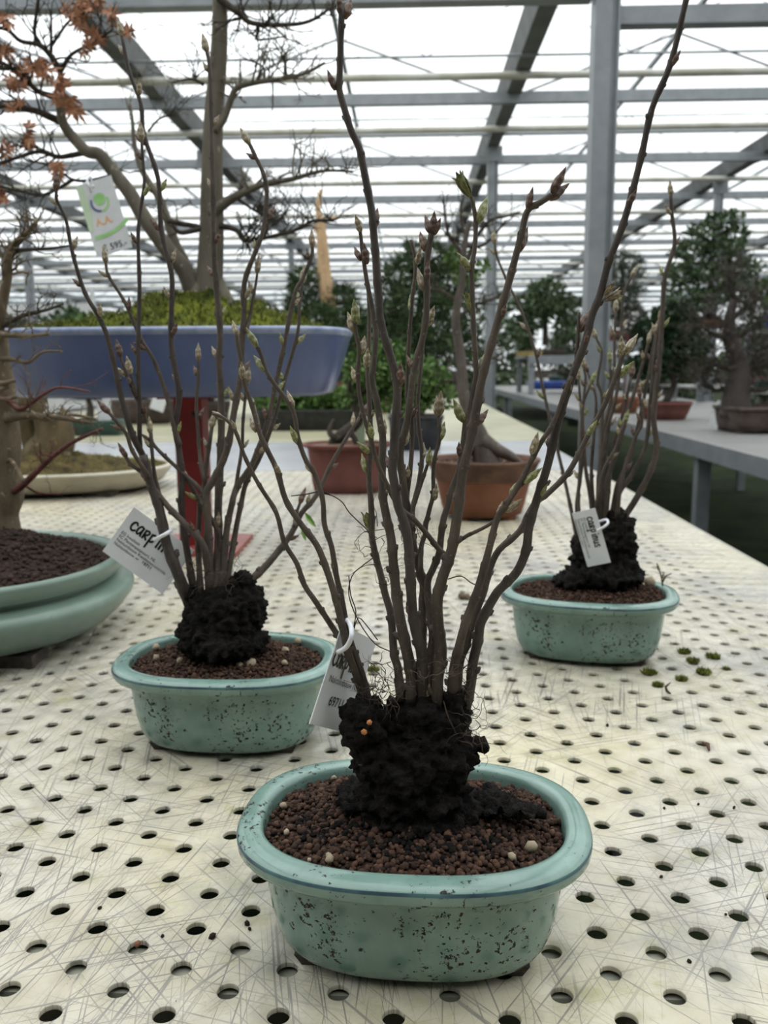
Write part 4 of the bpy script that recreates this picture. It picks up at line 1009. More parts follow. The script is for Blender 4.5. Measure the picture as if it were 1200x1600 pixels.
def limb(parent, pts, w, Y, m, name='branch', tw=0, seed=0, zlean=0.0, tl=.06, tr=.35, n=8, fray=.5, tm=None):
    """pts px base->tip (x,y[,dY]); w px widths base/tip; tw: number of side twigs grown along it (joined into this branch)"""
    rs = random.Random(seed)
    P = [(p[0], p[1], p[2] if len(p) > 2 else zlean * i / (len(pts) - 1)) for i, p in enumerate(pts)]
    sp = smooth_path(P, 5); k = len(sp)
    W = [onY(x, y, Y + d) for x, y, d in sp]; R = [.5 * (w[0] + (w[1] - w[0]) * (i / (k - 1)) ** .85) * q.y / FL for i, q in enumerate(W)]
    mb = MB(); mb.tube(W, R, n)
    def twig(p, d, L, r, lev):
        path = [p]; q = p
        for j in range(4):
            d = (d + Vector([rs.uniform(-.45, .45) for _ in range(3)]) + Vector((0, 0, .08))).normalized(); q = q + d * L / 4; path.append(q)
            if lev and j in (1, 2, 3) and rs.random() < .75:
                s = (d + Vector([rs.uniform(-1, 1) for _ in range(3)])).normalized(); twig(q, s, L * rs.uniform(.35, .65), r * .6, lev - 1)
        mb.tube(path, [r, r * .85, r * .7, r * .6, r * .45], 4)
    for j in range(tw):
        i = int(k * rs.uniform(.25, .99)); i = min(max(i, 1), k - 1)
        d0 = (W[i] - W[i - 1]).normalized(); s = (d0 * .6 + Vector((rs.uniform(-1, 1), rs.uniform(-1, 1), rs.uniform(-.4, 1)))).normalized()
        twig(W[i], s, tl * rs.uniform(.5, 1.2), min(R[i] * tr, .0022), 2)
    return mb.build(name, m, parent), W, R
def foliage(parent, pads, n, size, m, seed, name='foliage', needle=False):
    """leaves or needles scattered on and inside the given ellipsoid pads [(center, (rx,ry,rz))]"""
    rs = np.random.RandomState(seed); vol = np.array([r[0] * r[2] + r[0] * r[1] for _, r in pads]); pr_ = vol / vol.sum()
    cnt = rs.multinomial(n, pr_); V = []
    for (c, r), k in zip(pads, cnt):
        d = rs.normal(size=(k, 3)); d /= np.linalg.norm(d, axis=1)[:, None]; rad = rs.uniform(.35, 1.05, (k, 1)) ** .6
        p = np.array(c) + d * rad * np.array(r)
        p += np.array(r) * .16 * np.sin(p @ rs.normal(size=(3, 3)) * 40)
        u = d * .6 + rs.normal(size=(k, 3)) * .6; u[:, 2] += .25; u /= np.linalg.norm(u, axis=1)[:, None]
        s_ = np.cross(u, rs.normal(size=(k, 3))); s_ /= np.linalg.norm(s_, axis=1)[:, None] + 1e-9
        L = size * rs.uniform(.6, 1.3, (k, 1)); wd = L * (.10 if needle else .34)
        if needle: V.append(np.stack([p - s_ * wd, p + s_ * wd, p + u * L + s_ * wd * .3, p + u * L - s_ * wd * .3], 1))
        else: V.append(np.stack([p, p + u * L * .5 + s_ * wd, p + u * L, p + u * L * .5 - s_ * wd], 1))
    V = np.concatenate(V).reshape(-1, 3); F = np.arange(len(V)).reshape(-1, 4)
    o = obj(name, V, F, m, parent, False); o['kind'] = 'stuff'; return o
def pad_px(lst):
    return [(tuple(onY(x, y, Y)), (w * .5 * Y / FL, dp if dp else w * .5 * Y / FL, h * .5 * Y / FL)) for (x, y, Y, w, h, dp) in lst]

# ================================================================== CELADON BOWL AND ITS TREE
cc = (-.622, 1.062); A4, B4, E4 = .255, .205, 2.2
pot('celadon_bowl', 'pale celadon oval bowl with rolled collar and bulging belly', cc, A4, B4, E4,
    [(.07, .010), (.048, .012), (.024, .020), (.008, .034), (-.003, .048), (-.007, .056), (-.007, .062), (-.002, .0675), (.007, .0712), (.017, .0728), (.020, .0745), (.019, .077)], M_CEL,
    rim=[(.019, .077), (.011, .079), (.007, .082), (.005, .090), (.002, .097), (.003, .1015), (.008, .103), (.013, .1015), (.016, .097), (.018, .085)], feet=(.16, .10, .03, .022, .014))
fill('soil', 'dark granular soil mounded round the gnarled trunk in the celadon bowl', cc, A4 - .018, B4 - .018, E4, BZ + .094, M_PEATY, .045, seed=3, heap=(.06, .0), n_gr=4200, gr=(.002, .0042), gr_m=M_GRAIND)
Y4 = 1.12
t4 = thing('bonsai_tree', tuple(onY(12, 870, Y4)), 'gnarled tan bonsai trunk with bare reddish twigs in the celadon bowl', 'tree')
limb(t4, [(8, 885), (10, 862), (4, 830), (2, 800), (12, 772), (6, 740), (10, 700), (6, 650), (2, 600), (-4, 560), (-6, 515)], (64, 34), Y4, M_TAN, 'trunk', 0, 1, n=14)
limb(t4, [(18, 868), (45, 885), (60, 905)], (24, 10), Y4 - .02, M_TAN, 'surface_root', n=8, zlean=-.03)
limb(t4, [(-10, 870), (-18, 895)], (24, 12), Y4 - .03, M_TAN, 'surface_root', n=8)
for k, (P, w, tw, m_, ln) in enumerate([
    ([(6, 778), (37, 757), (75, 720), (112, 692), (160, 670)], (14, 5), 6, M_REDTWIG, -.05), ([(0, 656), (37, 650), (87, 652), (140, 661)], (18, 5), 14, M_TAN, -.06),
    ([(-4, 515), (0, 490), (11, 435), (13, 401), (25, 379), (45, 361), (58, 345)], (22, 5), 26, M_TAN, -.02), ([(12, 420), (22, 395), (45, 390), (80, 388), (108, 384)], (9, 3), 10, M_TWIG, -.03),
    ([(-2, 512), (36, 493), (74, 484), (99, 475)], (9, 3), 9, M_TWIG, -.04), ([(0, 520), (7, 523), (45, 525), (76, 522)], (11, 5), 6, M_TAN, -.05),
    ([(-2, 560), (20, 562), (45, 566), (67, 550), (97, 549)], (9, 3), 6, M_TAN, -.05), ([(5, 610), (30, 640), (70, 615), (95, 605), (140, 612)], (8, 3), 7, M_REDTWIG, -.07),
    ([(5, 740), (15, 718), (28, 735), (37, 752)], (7, 5), 2, M_TAN, -.04), ([(37, 757), (60, 770), (94, 772)], (5, 3), 2, M_REDTWIG, -.02), ([(10, 660), (35, 640), (70, 655), (110, 648), (150, 655)], (12, 4), 10, M_TAN, .03)]):
    limb(t4, P, w, Y4 - .005, m_, 'branch', tw, 60 + k, ln, .03, .4)
for k, (x, y, d) in enumerate([(12, 590, -.02), (14, 615, -.03), (2, 600, 0)]):     # wire-like rings of bark where the trunk was bound
    limb(t4, [(x - 24, y + 2), (x - 8, y + 9, -.02), (x + 12, y + 4, -.015)], (7, 7), Y4 - .02, M_TAN, 'bark_ridge', n=6)

# ================================================================== CREAM TRAY AND STUMP
c5 = (-1.05, 2.45)
pot('cream_tray', 'shallow cream glazed oval tray behind the celadon bowl', c5, .37, .27, 2.3,
    [(.06, .012), (.045, .014), (.03, .024), (.014, .044), (.006, .056)], M_CREAM, rim=[(.006, .056), (0, .060), (-.002, .064), (.002, .068), (.010, .069), (.016, .066), (.018, .055)], feet=(.22, .15, .04, .03, .013))
fill('soil', 'brown mossy soil heaped in the cream tray', c5, .35, .25, 2.3, BZ + .062, M_MOSSC, .05, seed=5, heap=(-.02, 0), blades=2500, blade_m=M_MOSSB, bl=.010, rough=.012)
t5 = thing('bonsai_stump', tuple(onY(78, 735, 2.45)), 'mossy brown tree stump planted in the cream tray', 'tree')
limb(t5, [(70, 745), (72, 715), (85, 690), (80, 655), (60, 620), (62, 590)], (88, 34), 2.45, M_STUMP, 'trunk', 4, 3, n=14)
limb(t5, [(60, 740), (55, 705), (45, 670), (40, 630), (38, 600)], (44, 18), 2.47, M_STUMP, 'trunk', 3, 4, n=10)
limb(t5, [(80, 700), (105, 715), (122, 740)], (26, 12), 2.43, M_TAN, 'surface_root', n=8)

# ================================================================== BLUE TRAY ON A RED STAND
Y6 = 1.62
st = thing('pedestal_stand', (onY(308, 850, Y6).x, Y6, BZ), 'red painted steel pedestal stand on a square plate under the blue tray', 'stand')
xs = st.location.x
MB().box((xs - .092, Y6 - .09, BZ), (xs + .092, Y6 + .09, BZ + .008)).build('base_plate', M_REDPLATE, st, False)
mb = MB(); mb.box((xs - .026, Y6 - .026, BZ + .008), (xs + .026, Y6 + .026, 1.034)); mb.build('post', M_RED, st, False)
MB().box((xs - .05, Y6 - .05, 1.034), (xs + .05, Y6 + .05, 1.040)).build('top_plate', M_RED, st, False)
for z in (1.005,): 
    mb = MB(); mb.tube([(xs + .012, Y6 - .027, z), (xs + .012, Y6 - .0275, z)], .005, 10); mb.build('bolt_hole', M_BLACKPOT, st)
c6 = ((onY(8, 512, Y6).x + onY(550, 525, Y6).x) / 2, Y6); A6 = (onY(550, 525, Y6).x - onY(8, 512, Y6).x) / 2 - .002; B6 = .20; ZT = 1.040
pot('blue_tray', 'long blue glazed bonsai tray standing on the red pedestal', c6, A6, B6, 3.6,
    [(.05, .0), (.040, .002), (.034, .008), (.026, .03), (.014, .065), (.006, .095), (.003, .104)], M_BLUE, z=ZT,
    rim=[(.003, .104), (.0, .108), (-.001, .112), (.001, .116), (.008, .117), (.014, .113), (.016, .10)], rim_m=M_BLUERIM)
fill('moss', 'yellow-green moss mounded over the soil of the blue tray', c6, A6 - .018, B6 - .018, 3.6, ZT + .108, M_MOSS, .075, seed=8, cat='moss', heap=(.03, .0), blades=9000, blade_m=M_MOSSB, bl=.013, rough=.022)
T6 = thing('bonsai_tree', tuple(onY(325, 470, Y6)), 'large grey-barked maple bonsai with bare limbs and russet young leaves on the blue tray', 'tree')
limb(T6, [(322, 488), (326, 460), (329, 405), (331, 350), (331, 300), (332, 240), (334, 180), (340, 110), (343, 60), (344, 0), (346, -60), (342, -130)], (46, 17), Y6, M_MAPLE, 'trunk', 0, 1, n=16)
limb(T6, [(308, 492), (312, 462), (322, 435), (328, 395)], (64, 8), Y6, M_MAPLE, 'trunk_flare', n=14)
limb(T6, [(356, 494), (346, 465), (336, 430), (332, 390)], (48, 8), Y6, M_MAPLE, 'trunk_flare', n=12)
limb(T6, [(306, 470), (290, 425), (268, 398), (245, 367), (224, 338), (203, 302), (178, 270), (156, 242), (135, 236), (112, 212), (100, 195), (95, 175), (96, 150)], (30, 12), Y6 + .0, M_MAPLE, 'limb', 0, 3, -.06, n=12)
limb(T6, [(300, 465), (290, 415), (274, 382), (261, 342), (247, 306), (236, 290), (220, 262), (210, 225), (207, 190), (203, 160)], (20, 4), Y6 + .03, M_MAPLE, 'limb', 16, 4, .05, .06, n=10)
BR = [([(96, 152), (97, 135), (92, 107), (77, 85), (60, 70), (32, 64), (12, 47), (-10, 42)], (10, 5), 8, -.06), ([(58, 68), (54, 45), (60, 0), (62, -25)], (6, 4), 5, -.08), ([(80, 82), (80, 50), (80, 18)], (5, 3), 4, -.08),
      ([(96, 110), (112, 85), (150, 65), (176, 46)], (7, 3), 8, -.06), ([(80, 72), (95, 50), (110, 32), (140, 18)], (5, 3), 6, -.07), ([(92, 152), (70, 147), (52, 137), (32, 110), (0, 107), (-15, 104)], (10, 5), 8, -.07),
      ([(100, 192), (72, 180), (50, 172), (0, 166), (-15, 165)], (12, 7), 8, -.06), ([(135, 238), (110, 243), (90, 245), (60, 237), (25, 247), (-6, 258)], (9, 5), 8, -.05), ([(172, 275), (140, 282), (112, 280), (82, 260), (40, 250)], (6, 3), 7, -.05),
      ([(112, 282), (90, 295), (65, 305), (37, 300), (-5, 290)], (6, 4), 8, -.05), ([(342, -4), (356, 8), (375, 22), (394, 36), (442, 39), (484, 33), (520, 10)], (12, 4), 22, .0), ([(403, 38), (403, 50), (403, 62), (448, 57)], (7, 2), 5, .01),
      ([(336, 205), (350, 185), (360, 158), (370, 138), (400, 129), (442, 123), (478, 114), (508, 98)], (13, 4), 16, -.03), ([(412, 126), (413, 108), (400, 98), (382, 93)], (4, 2), 5, -.03), ([(445, 120), (445, 98), (445, 84), (460, 75)], (4, 2), 6, -.03),
      ([(330, 335), (345, 322), (360, 312), (376, 303), (412, 288), (460, 279), (505, 267), (552, 268)], (20, 3), 20, -.02), ([(344, 352), (370, 360), (382, 375), (412, 372), (460, 360), (490, 345), (522, 345)], (9, 4), 26, -.02),
      ([(316, 357), (280, 363), (268, 342)], (9, 5), 3, .02), ([(318, 132), (300, 124), (270, 128)], (6, 2), 8, .0), ([(262, 345), (300, 352), (318, 356)], (7, 7), 1, .01), ([(232, 205), (250, 185), (275, 180)], (4, 2), 10, .05),
      ([(370, 310), (400, 330), (430, 345), (450, 330)], (5, 2), 16, .03), ([(200, 300), (190, 285), (182, 260)], (4, 2), 4, -.02)]
BRO = [limb(T6, P, w, Y6 - .012, M_TWIG if w[0] < 13 else M_MAPLE, 'branch', int(tw * 1.5), 100 + k, ln, .06, .5) for k, (P, w, tw, ln) in enumerate(BR)]
def maple_leaf():
    v, f = [(0, 0, 0)], []; L = [.5, .82, 1.0, .82, .5]
    for k, (a, l) in enumerate(zip((-75, -38, 0, 38, 75), L)):
        t = math.radians(a); d = Vector((math.sin(t), math.cos(t), 0)); s = Vector((d.y, -d.x, 0)); b = len(v)
        v += [tuple(d * l * .45 + s * .12 + Vector((0, 0, .04))), tuple(d * l + Vector((0, 0, -.1 * (k % 2)))), tuple(d * l * .45 - s * .12 + Vector((0, 0, .04)))]
        f += [(0, b, b + 1, b + 2)]
    return mkmesh('leaf', v, f, M_MAPLELEAF, False)
ML = maple_leaf(); lr = random.Random(3)
for (x, y, n_, sp_) in [(30, 120, 5, 14), (75, 116, 4, 12), (60, 104, 3, 10), (100, 160, 5, 12), (95, 132, 4, 10), (45, 212, 5, 14), (84, 264, 3, 8), (5, 308, 3, 10), (115, 12, 6, 18), (150, 56, 3, 10), (135, 76, 3, 8), (196, 47, 2, 8), (176, 24, 2, 6), (8, 28, 4, 10), (6, 76, 3, 8), (30, 163, 2, 8), (4, 232, 3, 10), (120, 30, 3, 10), (20, 130, 3, 12), (114, 175, 2, 8), (140, 8, 3, 10)]:
    best = min(BRO[:10], key=lambda b: min((w_ - onY(x, y, Y6 - .06)).length for w_ in b[1]))
    for k in range(n_ + 3):
        p = onY(x + lr.uniform(-sp_, sp_), y + lr.uniform(-sp_, sp_), Y6 - .06 + lr.uniform(-.02, .02))
        o = bpy.data.objects.new('leaf', ML); C.objects.link(o); o.parent = best[0]; L = lr.uniform(15, 24) * Y6 / FL
        o.matrix_local = Matrix.Translation(p - wloc(best[0])) @ Matrix.Rotation(lr.uniform(0, 6.3), 4, 'Y') @ Matrix.Rotation(lr.uniform(.6, 2.2), 4, 'X') @ Matrix.Rotation(lr.uniform(0, 6.3), 4, 'Z') @ Matrix.Scale(L, 4)
# price tag on the maple
pt = thing('price_tag', tuple(onY(160, 340, 1.53)), 'white and green price tag hanging from the maple branch', 'label')
bl, br, tl_ = onY(152, 403, 1.525), onY(207, 386, 1.525), onY(112, 293, 1.535)
M, w, h, n_ = card_frame(bl, br - bl, tl_ - bl); 
hc, hr = (w * .44, h * .93), w * .055                     # punched hole
ang = [2 * PI * k / 24 for k in range(24)]
def edge_pt(a_):
    dx, dy = math.cos(a_), math.sin(a_); t_ = min([(w - hc[0]) / dx if dx > 1e-9 else 9, -hc[0] / dx if dx < -1e-9 else 9, (h - hc[1]) / dy if dy > 1e-9 else 9, -hc[1] / dy if dy < -1e-9 else 9])
    return (hc[0] + dx * t_, hc[1] + dy * t_)
angs = sorted(ang + [math.atan2(y_ - hc[1], x_ - hc[0]) % (2 * PI) for x_, y_ in ((0, 0), (w, 0), (w, h), (0, h))]); k = len(angs)
vo = [edge_pt(a_) for a_ in angs]; vi = [(hc[0] + math.cos(a_) * hr, hc[1] + math.sin(a_) * hr) for a_ in angs]
V = [M @ Vector((x_, y_, z_)) for z_ in (0, -.0006) for x_, y_ in vo + vi]; F = []
for i in range(k):
    j = (i + 1) % k; F += [(i, j, k + j, k + i), (2 * k + i, 3 * k + i, 3 * k + j, 2 * k + j), (i, 2 * k + i, 2 * k + j, j), (k + i, k + j, 3 * k + j, 3 * k + i)]
obj('card', V, F, M_WHITE, pt, False)
def flat(pts2, name, m, z=.0004): obj(name, [M @ Vector((x_ * w, y_ * h, z)) for x_, y_ in pts2], [tuple(range(len(pts2)))], m, pt, False)
flat([(0.0, .35), (.13, .35), (.2, .6), (.2, .98), (0, .98)], 'green_band', M_PRGP, .0003)
def arc(cx, cy, r0, r1, a0, a1, name, m, sy=1.0, z=.0005):
    n = 20; asp = w / h; v = []
    for r_ in (r0, r1):
        for i in range(n + 1):
            a_ = math.radians(a0 + (a1 - a0) * i / n); v.append(M @ Vector((cx * w + math.cos(a_) * r_ * w, cy * h + math.sin(a_) * r_ * w * sy, z)))
    obj(name, v, [(i, i + 1, n + 2 + i, n + 1 + i) for i in range(n)], m, pt, False)
arc(.52, .74, .0, .16, 0, 360, 'logo_disc', M_PRG); arc(.50, .70, .2, .26, 150, 265, 'logo_arc', M_PRB); arc(.50, .70, .2, .26, 270, 380, 'logo_arc', M_PRG)
arc(.30, .98, 1.36, 1.46, 262, 305, 'swoosh', M_PRG)
print_text('A.A.', .017, M @ UPz, pt, M_PRO, w * .24, h * .40, bold=.0006); print_text('\u20ac 595.-', .015, M @ UPz, pt, M_INK, w * .2, h * .05, bold=.0001)
mb = MB(); mb.tube([Vector(p) for p in smooth_path([onY(143, 301, 1.528), onY(139, 290, 1.52), onY(136, 280, 1.53), onY(142, 277, 1.545), onY(144, 296, 1.54)], 3)], .002, 6); mb.build('tie', M_PLASTIC, pt)

# ================================================================== TERRACOTTA POTS BEHIND
c7 = ((onz(465, 700, BZ + .13).x + onz(612, 700, BZ + .13).x) / 2, 2.36)
pot('terracotta_pot', 'reddish oval terracotta pot with everted lip, dark gnarled trunk in it', c7, .128, .095, 2.3,
    [(.045, .0), (.036, .004), (.030, .03), (.024, .08), (.020, .118), (.019, .122)], M_TERRA2, rim=[(.019, .122), (.010, .126), (.0, .129), (.0, .133), (.008, .135), (.018, .133), (.022, .12)])
fill('soil', 'pale brown soil in the reddish oval terracotta pot', c7, .105, .072, 2.3, BZ + .128, M_TAN, .006, seed=6)
t7 = thing('bonsai_tree', (c7[0] - .02, c7[1], BZ + .13), 'leafy green bonsai with dark leaning trunk in the reddish terracotta pot', 'tree')
limb(t7, [(520, 712), (525, 690), (545, 672), (560, 655), (556, 628), (575, 605), (605, 590)], (26, 9), 2.36, M_TWIG, 'trunk', 0, 1, n=10)
limb(t7, [(530, 688), (515, 675), (522, 655)], (14, 5), 2.34, M_TWIG, 'root_knot', n=8); limb(t7, [(545, 672), (556, 690), (552, 705)], (12, 6), 2.33, M_TWIG, 'root_knot', n=8)
limb(t7, [(560, 640), (545, 610), (552, 575)], (9, 4), 2.36, M_TWIG, 'branch', 6, 2); limb(t7, [(585, 600), (630, 605), (675, 600)], (9, 4), 2.38, M_TWIG, 'branch', 8, 3)
foliage(t7, pad_px([(570, 575, 2.36, 60, 50, .06), (610, 590, 2.4, 80, 60, .08), (655, 590, 2.4, 80, 66, .09), (685, 610, 2.42, 50, 50, .06), (630, 625, 2.38, 90, 40, .07), (560, 620, 2.40, 50, 50, .06), (600, 555, 2.45, 80, 40, .06)]), 5200, .016, M_GREENFOL, 4)
MB().box(tuple(onY(556, 712, 2.42)), tuple(onY(570, 640, 2.424))).build('grafting_tape', M_PRGP, t7, False)

c8 = (.172, 1.955)
pot('terracotta_pot', 'round orange terracotta pot with stained dark collar under the bare leaning tree', c8, .128, .118, 2.1,
    [(.045, .008), (.040, .010), (.034, .03), (.025, .07), (.020, .088)], M_TERRA, rim=[(.020, .088), (.017, .090), (.010, .108), (.004, .122), (.0, .128), (.0, .132), (.004, .134), (.010, .132), (.013, .118)], rim_m=M_TERRADARK, feet=(.05, .045, .018, .014, .009), feet_m=M_TERRA)
fill('soil', 'brown gritty soil in the round orange terracotta pot', c8, .117, .107, 2.1, BZ + .120, M_TERRADARK, .006, seed=7, n_gr=500, gr=(.0015, .003), gr_m=M_GRAIN)
M_TRUNK8 = mat('dull_grey_bark', (0.12, 0.1, 0.085), 0.85, 0.2, build=bark_build((0.06, 0.05, 0.042), (0.15, 0.125, 0.105), 40))
t8 = thing('bonsai_tree', (c8[0] + .0, c8[1], BZ + .12), 'bare slender pale-barked tree leaning over the round orange terracotta pot', 'tree')
Y8 = 1.955
limb(t8, [(764, 742), (756, 708), (744, 675), (733, 645), (724, 610)], (50, 16), Y8, M_TRUNK8, 'trunk_base', 0, 1, n=12)
limb(t8, [(748, 690), (725, 712), (715, 728)], (20, 6), Y8 - .01, M_TRUNK8, 'surface_root', n=8)
limb(t8, [(736, 655), (725, 622), (722, 585), (718, 545), (712, 505), (716, 470), (722, 440), (724, 400), (728, 370), (735, 345)], (20, 7), Y8, M_TRUNK8, 'trunk', 0, 1, n=10)
limb(t8, [(752, 688), (775, 702), (800, 714), (818, 728)], (30, 8), Y8 - .01, M_TRUNK8, 'surface_root', n=8)
for k, (P, w, tw) in enumerate([([(722, 420), (735, 395), (745, 370), (765, 345), (790, 338), (812, 332)], (8, 3), 12), ([(724, 400), (710, 380), (700, 365), (695, 330), (693, 310)], (7, 3), 10), ([(726, 385), (750, 385), (770, 370), (790, 345)], (6, 3), 8),
        ([(714, 500), (735, 480), (760, 470), (800, 455)], (6, 3), 10), ([(716, 470), (690, 455), (670, 450)], (6, 3), 8), ([(718, 560), (740, 570), (770, 560), (800, 575)], (5, 2), 8), ([(722, 600), (700, 595), (680, 605)], (5, 2), 6), ([(728, 370), (722, 350), (720, 325), (726, 300)], (6, 3), 8)]):
    limb(t8, P, w, Y8, M_TWIG, 'branch', tw, 200 + k, .03, .05, .5)
foliage(t8, pad_px([(728, 430, 2.0, 40, 30, .04), (716, 400, 2.0, 30, 24, .03), (752, 418, 2.0, 24, 16, .03)]), 260, .014, M_GREENFOL, 9)

# ---- big pine in a black pot
c9 = (.035, 3.60); Y9 = 3.6
pot('black_pot', 'plain black square pot under the dark pine', c9, .115, .115, 7, [(.02, .0), (.016, .004), (.006, .11), (.004, .125)], M_BLACKPOT, rim=[(.004, .125), (.0, .128), (.0, .14), (.008, .14), (.010, .12)])
fill('soil', 'dark soil in the black square pot', c9, .104, .104, 7, BZ + .13, M_PEATY, .01, seed=2)
t9 = thing('pine_tree', (c9[0], c9[1], BZ + .13), 'dark green bushy pine bonsai in the black square pot', 'tree')
limb(t9, [(650, 665), (655, 630), (650, 590), (660, 540), (655, 490), (662, 440), (665, 395)], (22, 8), Y9, M_TWIG, 'trunk', 0, 1, n=10)
for k, P in enumerate([[(655, 560), (620, 550), (600, 545)], [(655, 540), (690, 535), (720, 530)], [(655, 500), (620, 490), (605, 480)], [(660, 480), (700, 470), (725, 460)], [(660, 430), (635, 420), (620, 415)], [(662, 430), (690, 415), (705, 410)]]):
    limb(t9, P, (9, 4), Y9, M_TWIG, 'branch', 5, k)
foliage(t9, pad_px([(665, 400, 3.6, 80, 46, .10), (628, 430, 3.55, 70, 50, .10), (702, 435, 3.6, 80, 50, .10), (610, 480, 3.6, 60, 60, .09), (660, 470, 3.5, 90, 60, .12), (715, 485, 3.6, 60, 60, .09), (615, 535, 3.6, 66, 60, .10), (665, 530, 3.5, 90, 70, .12), (715, 540, 3.62, 66, 60, .1), (650, 580, 3.55, 110, 50, .12), (590, 560, 3.6, 40, 40, .08)]), 9000, .034, M_PINE, 5, needle=True)

# ---- pine with bleached deadwood, and green plants, in a dark tray
Y10 = 4.75; c10 = (-.52, 4.8)
pot('dark_tray', 'long dark rectangular tray full of leafy green plants', c10, .30, .17, 8, [(.02, .0), (.016, .006), (.004, .09), (.0, .1)], M_BLACKPOT, rim=[(.0, .1), (-.004, .104), (-.004, .112), (.008, .112), (.01, .095)])
g10 = thing('ground_cover', (c10[0], c10[1], BZ + .1), 'low leafy green plants filling the long dark tray', 'plants', kind='stuff')
foliage(g10, [((c10[0] + dx, c10[1] + dy, BZ + .15), (.09, .09, .075)) for dx in (-.2, -.08, .05, .18) for dy in (-.06, .08)], 3600, .035, M_GREENFOL, 12)
c11 = (-.49, 5.35); Y11 = 5.35
pot('round_pot', 'dark brown round pot behind the long dark tray', c11, .17, .17, 2, [(.05, .0), (.045, .006), (.02, .08), (.01, .13), (.0, .14), (.0, .155), (.012, .155), (.014, .13)], M_BROWNPOT)
fill('soil', 'dark soil in the round pot behind the long dark tray', c11, .155, .155, 2, BZ + .145, M_PEATY, .01, seed=2)
t11 = thing('pine_tree', (c11[0], c11[1], BZ + .14), 'pine bonsai with a tall bleached deadwood spike above its foliage', 'tree')
limb(t11, [(512, 650), (508, 600), (520, 550), (512, 500), (515, 470)], (26, 14), Y11, M_TWIG, 'trunk', 0, 1, n=10)
limb(t11, [(520, 530), (518, 475), (510, 430), (507, 390), (503, 350), (497, 325), (502, 296)], (22, 6), Y11, M_JIN, 'deadwood', 0, 2, n=7)
limb(t11, [(508, 480), (503, 430), (500, 385), (498, 345), (494, 318)], (16, 5), Y11 - .01, M_JIN, 'deadwood', 0, 2, n=6)
limb(t11, [(504, 350), (515, 342), (528, 340)], (6, 3), Y11, M_JIN, 'deadwood_spur', n=6); limb(t11, [(502, 370), (494, 362), (490, 350)], (6, 3), Y11, M_JIN, 'deadwood_spur', n=6)
for k, P in enumerate([[(512, 500), (490, 480), (470, 470)], [(515, 480), (540, 470), (555, 465)], [(512, 540), (480, 530)], [(515, 530), (550, 520)]]): limb(t11, P, (8, 4), Y11, M_TWIG, 'branch', 4, k)
foliage(t11, pad_px([(478, 440, 5.35, 50, 36, .10), (475, 480, 5.35, 60, 44, .12), (535, 470, 5.35, 50, 44, .10), (500, 500, 5.2, 70, 40, .12), (555, 500, 5.35, 40, 40, .1), (545, 530, 5.3, 60, 40, .12), (470, 530, 5.3, 60, 40, .12), (508, 560, 5.25, 80, 40, .14)]), 5200, .05, M_PINE, 6, needle=True)

# ---- things under and behind the blue tray
def shrub(name, label, base, trunk, pads, n, size, m, seed, needle=False, group=None, tm=M_TWIG, tr=.024):
    t = thing(name, base, label, 'tree', group); b = Vector(base)
    mb = MB(); pts = [b + Vector(p) for p in trunk]; mb.tube([Vector(p) for p in smooth_path(pts, 4)], [tr * (1 - .6 * i / (4 * (len(pts) - 1))) for i in range(4 * (len(pts) - 1) + 1)] if len(pts) > 2 else [tr, tr / 2], 8)
    mb.build('trunk', tm, t)
    top = pts[-1]
    for k, (c_, r_) in enumerate(pads):
        q = min(pts, key=lambda p: (p - (b + Vector(c_))).length); mb = MB(); mb.tube([q, q.lerp(b + Vector(c_), .55) + Vector((0, 0, -.01)), b + Vector(c_)], [.010, .007, .004], 5); mb.build('branch', tm, t)
    foliage(t, [((b + Vector(c_))[:], r_) for c_, r_ in pads], n, size, m, seed, needle=needle)
    return t
pc = onz(215, 664, BZ); cA = (pc.x, pc.y + .14)
pot('oval_pot', 'glossy dark brown oval pot standing behind the cream tray', cA, .20, .14, 2.3, [(.05, .0), (.04, .006), (.012, .05), (.0, .09), (.006, .13), (.0, .145), (.012, .15), (.018, .13)], M_BROWNPOT)
shrub('bonsai_tree', 'small dark evergreen bonsai in the dark brown oval pot', (cA[0], cA[1], BZ + .13), [(0, 0, 0), (.03, 0, .12), (0, 0, .25)], [((-.08, 0, .2), (.12, .1, .07)), ((.1, 0, .24), (.12, .1, .07)), ((0, 0, .34), (.12, .1, .07))], 1800, .03, M_DARKFOL, 3)
pc = onz(145, 682, BZ); cB = (pc.x, pc.y + .1)
pot('rectangular_pot', 'dark green glazed rectangular pot with a white sign in it', cB, .135, .09, 6, [(.02, .0), (.014, .004), (.004, .06), (.0, .07), (.0, .08), (.01, .08), (.012, .06)], M_DGREEN)
fill('soil', 'dark soil in the dark green rectangular pot', cB, .122, .078, 6, BZ + .072, M_PEATY, .004, seed=4)
sg = thing('sign_card', (cB[0] + .03, cB[1], BZ + .075), 'upright white sign card with red top edge in the green pot', 'sign')
p0 = Vector((cB[0] + .028, cB[1], BZ + .07))
MB().box(p0 - Vector((.035, .0015, 0)), p0 + Vector((.035, .0015, .185))).build('card', M_WHITE, sg, False); MB().box(p0 + Vector((-.035, -.002, .178)), p0 + Vector((.035, .002, .186))).build('red_edge', M_RED, sg, False)
shrub('bonsai_tree', 'small bare-branched tree in the dark green rectangular pot', (cB[0] - .05, cB[1], BZ + .07), [(0, 0, 0), (.01, 0, .08), (-.02, 0, .16)], [((-.03, 0, .2), (.08, .06, .05)), ((.03, 0, .15), (.06, .05, .04))], 500, .02, M_BARE, 4)
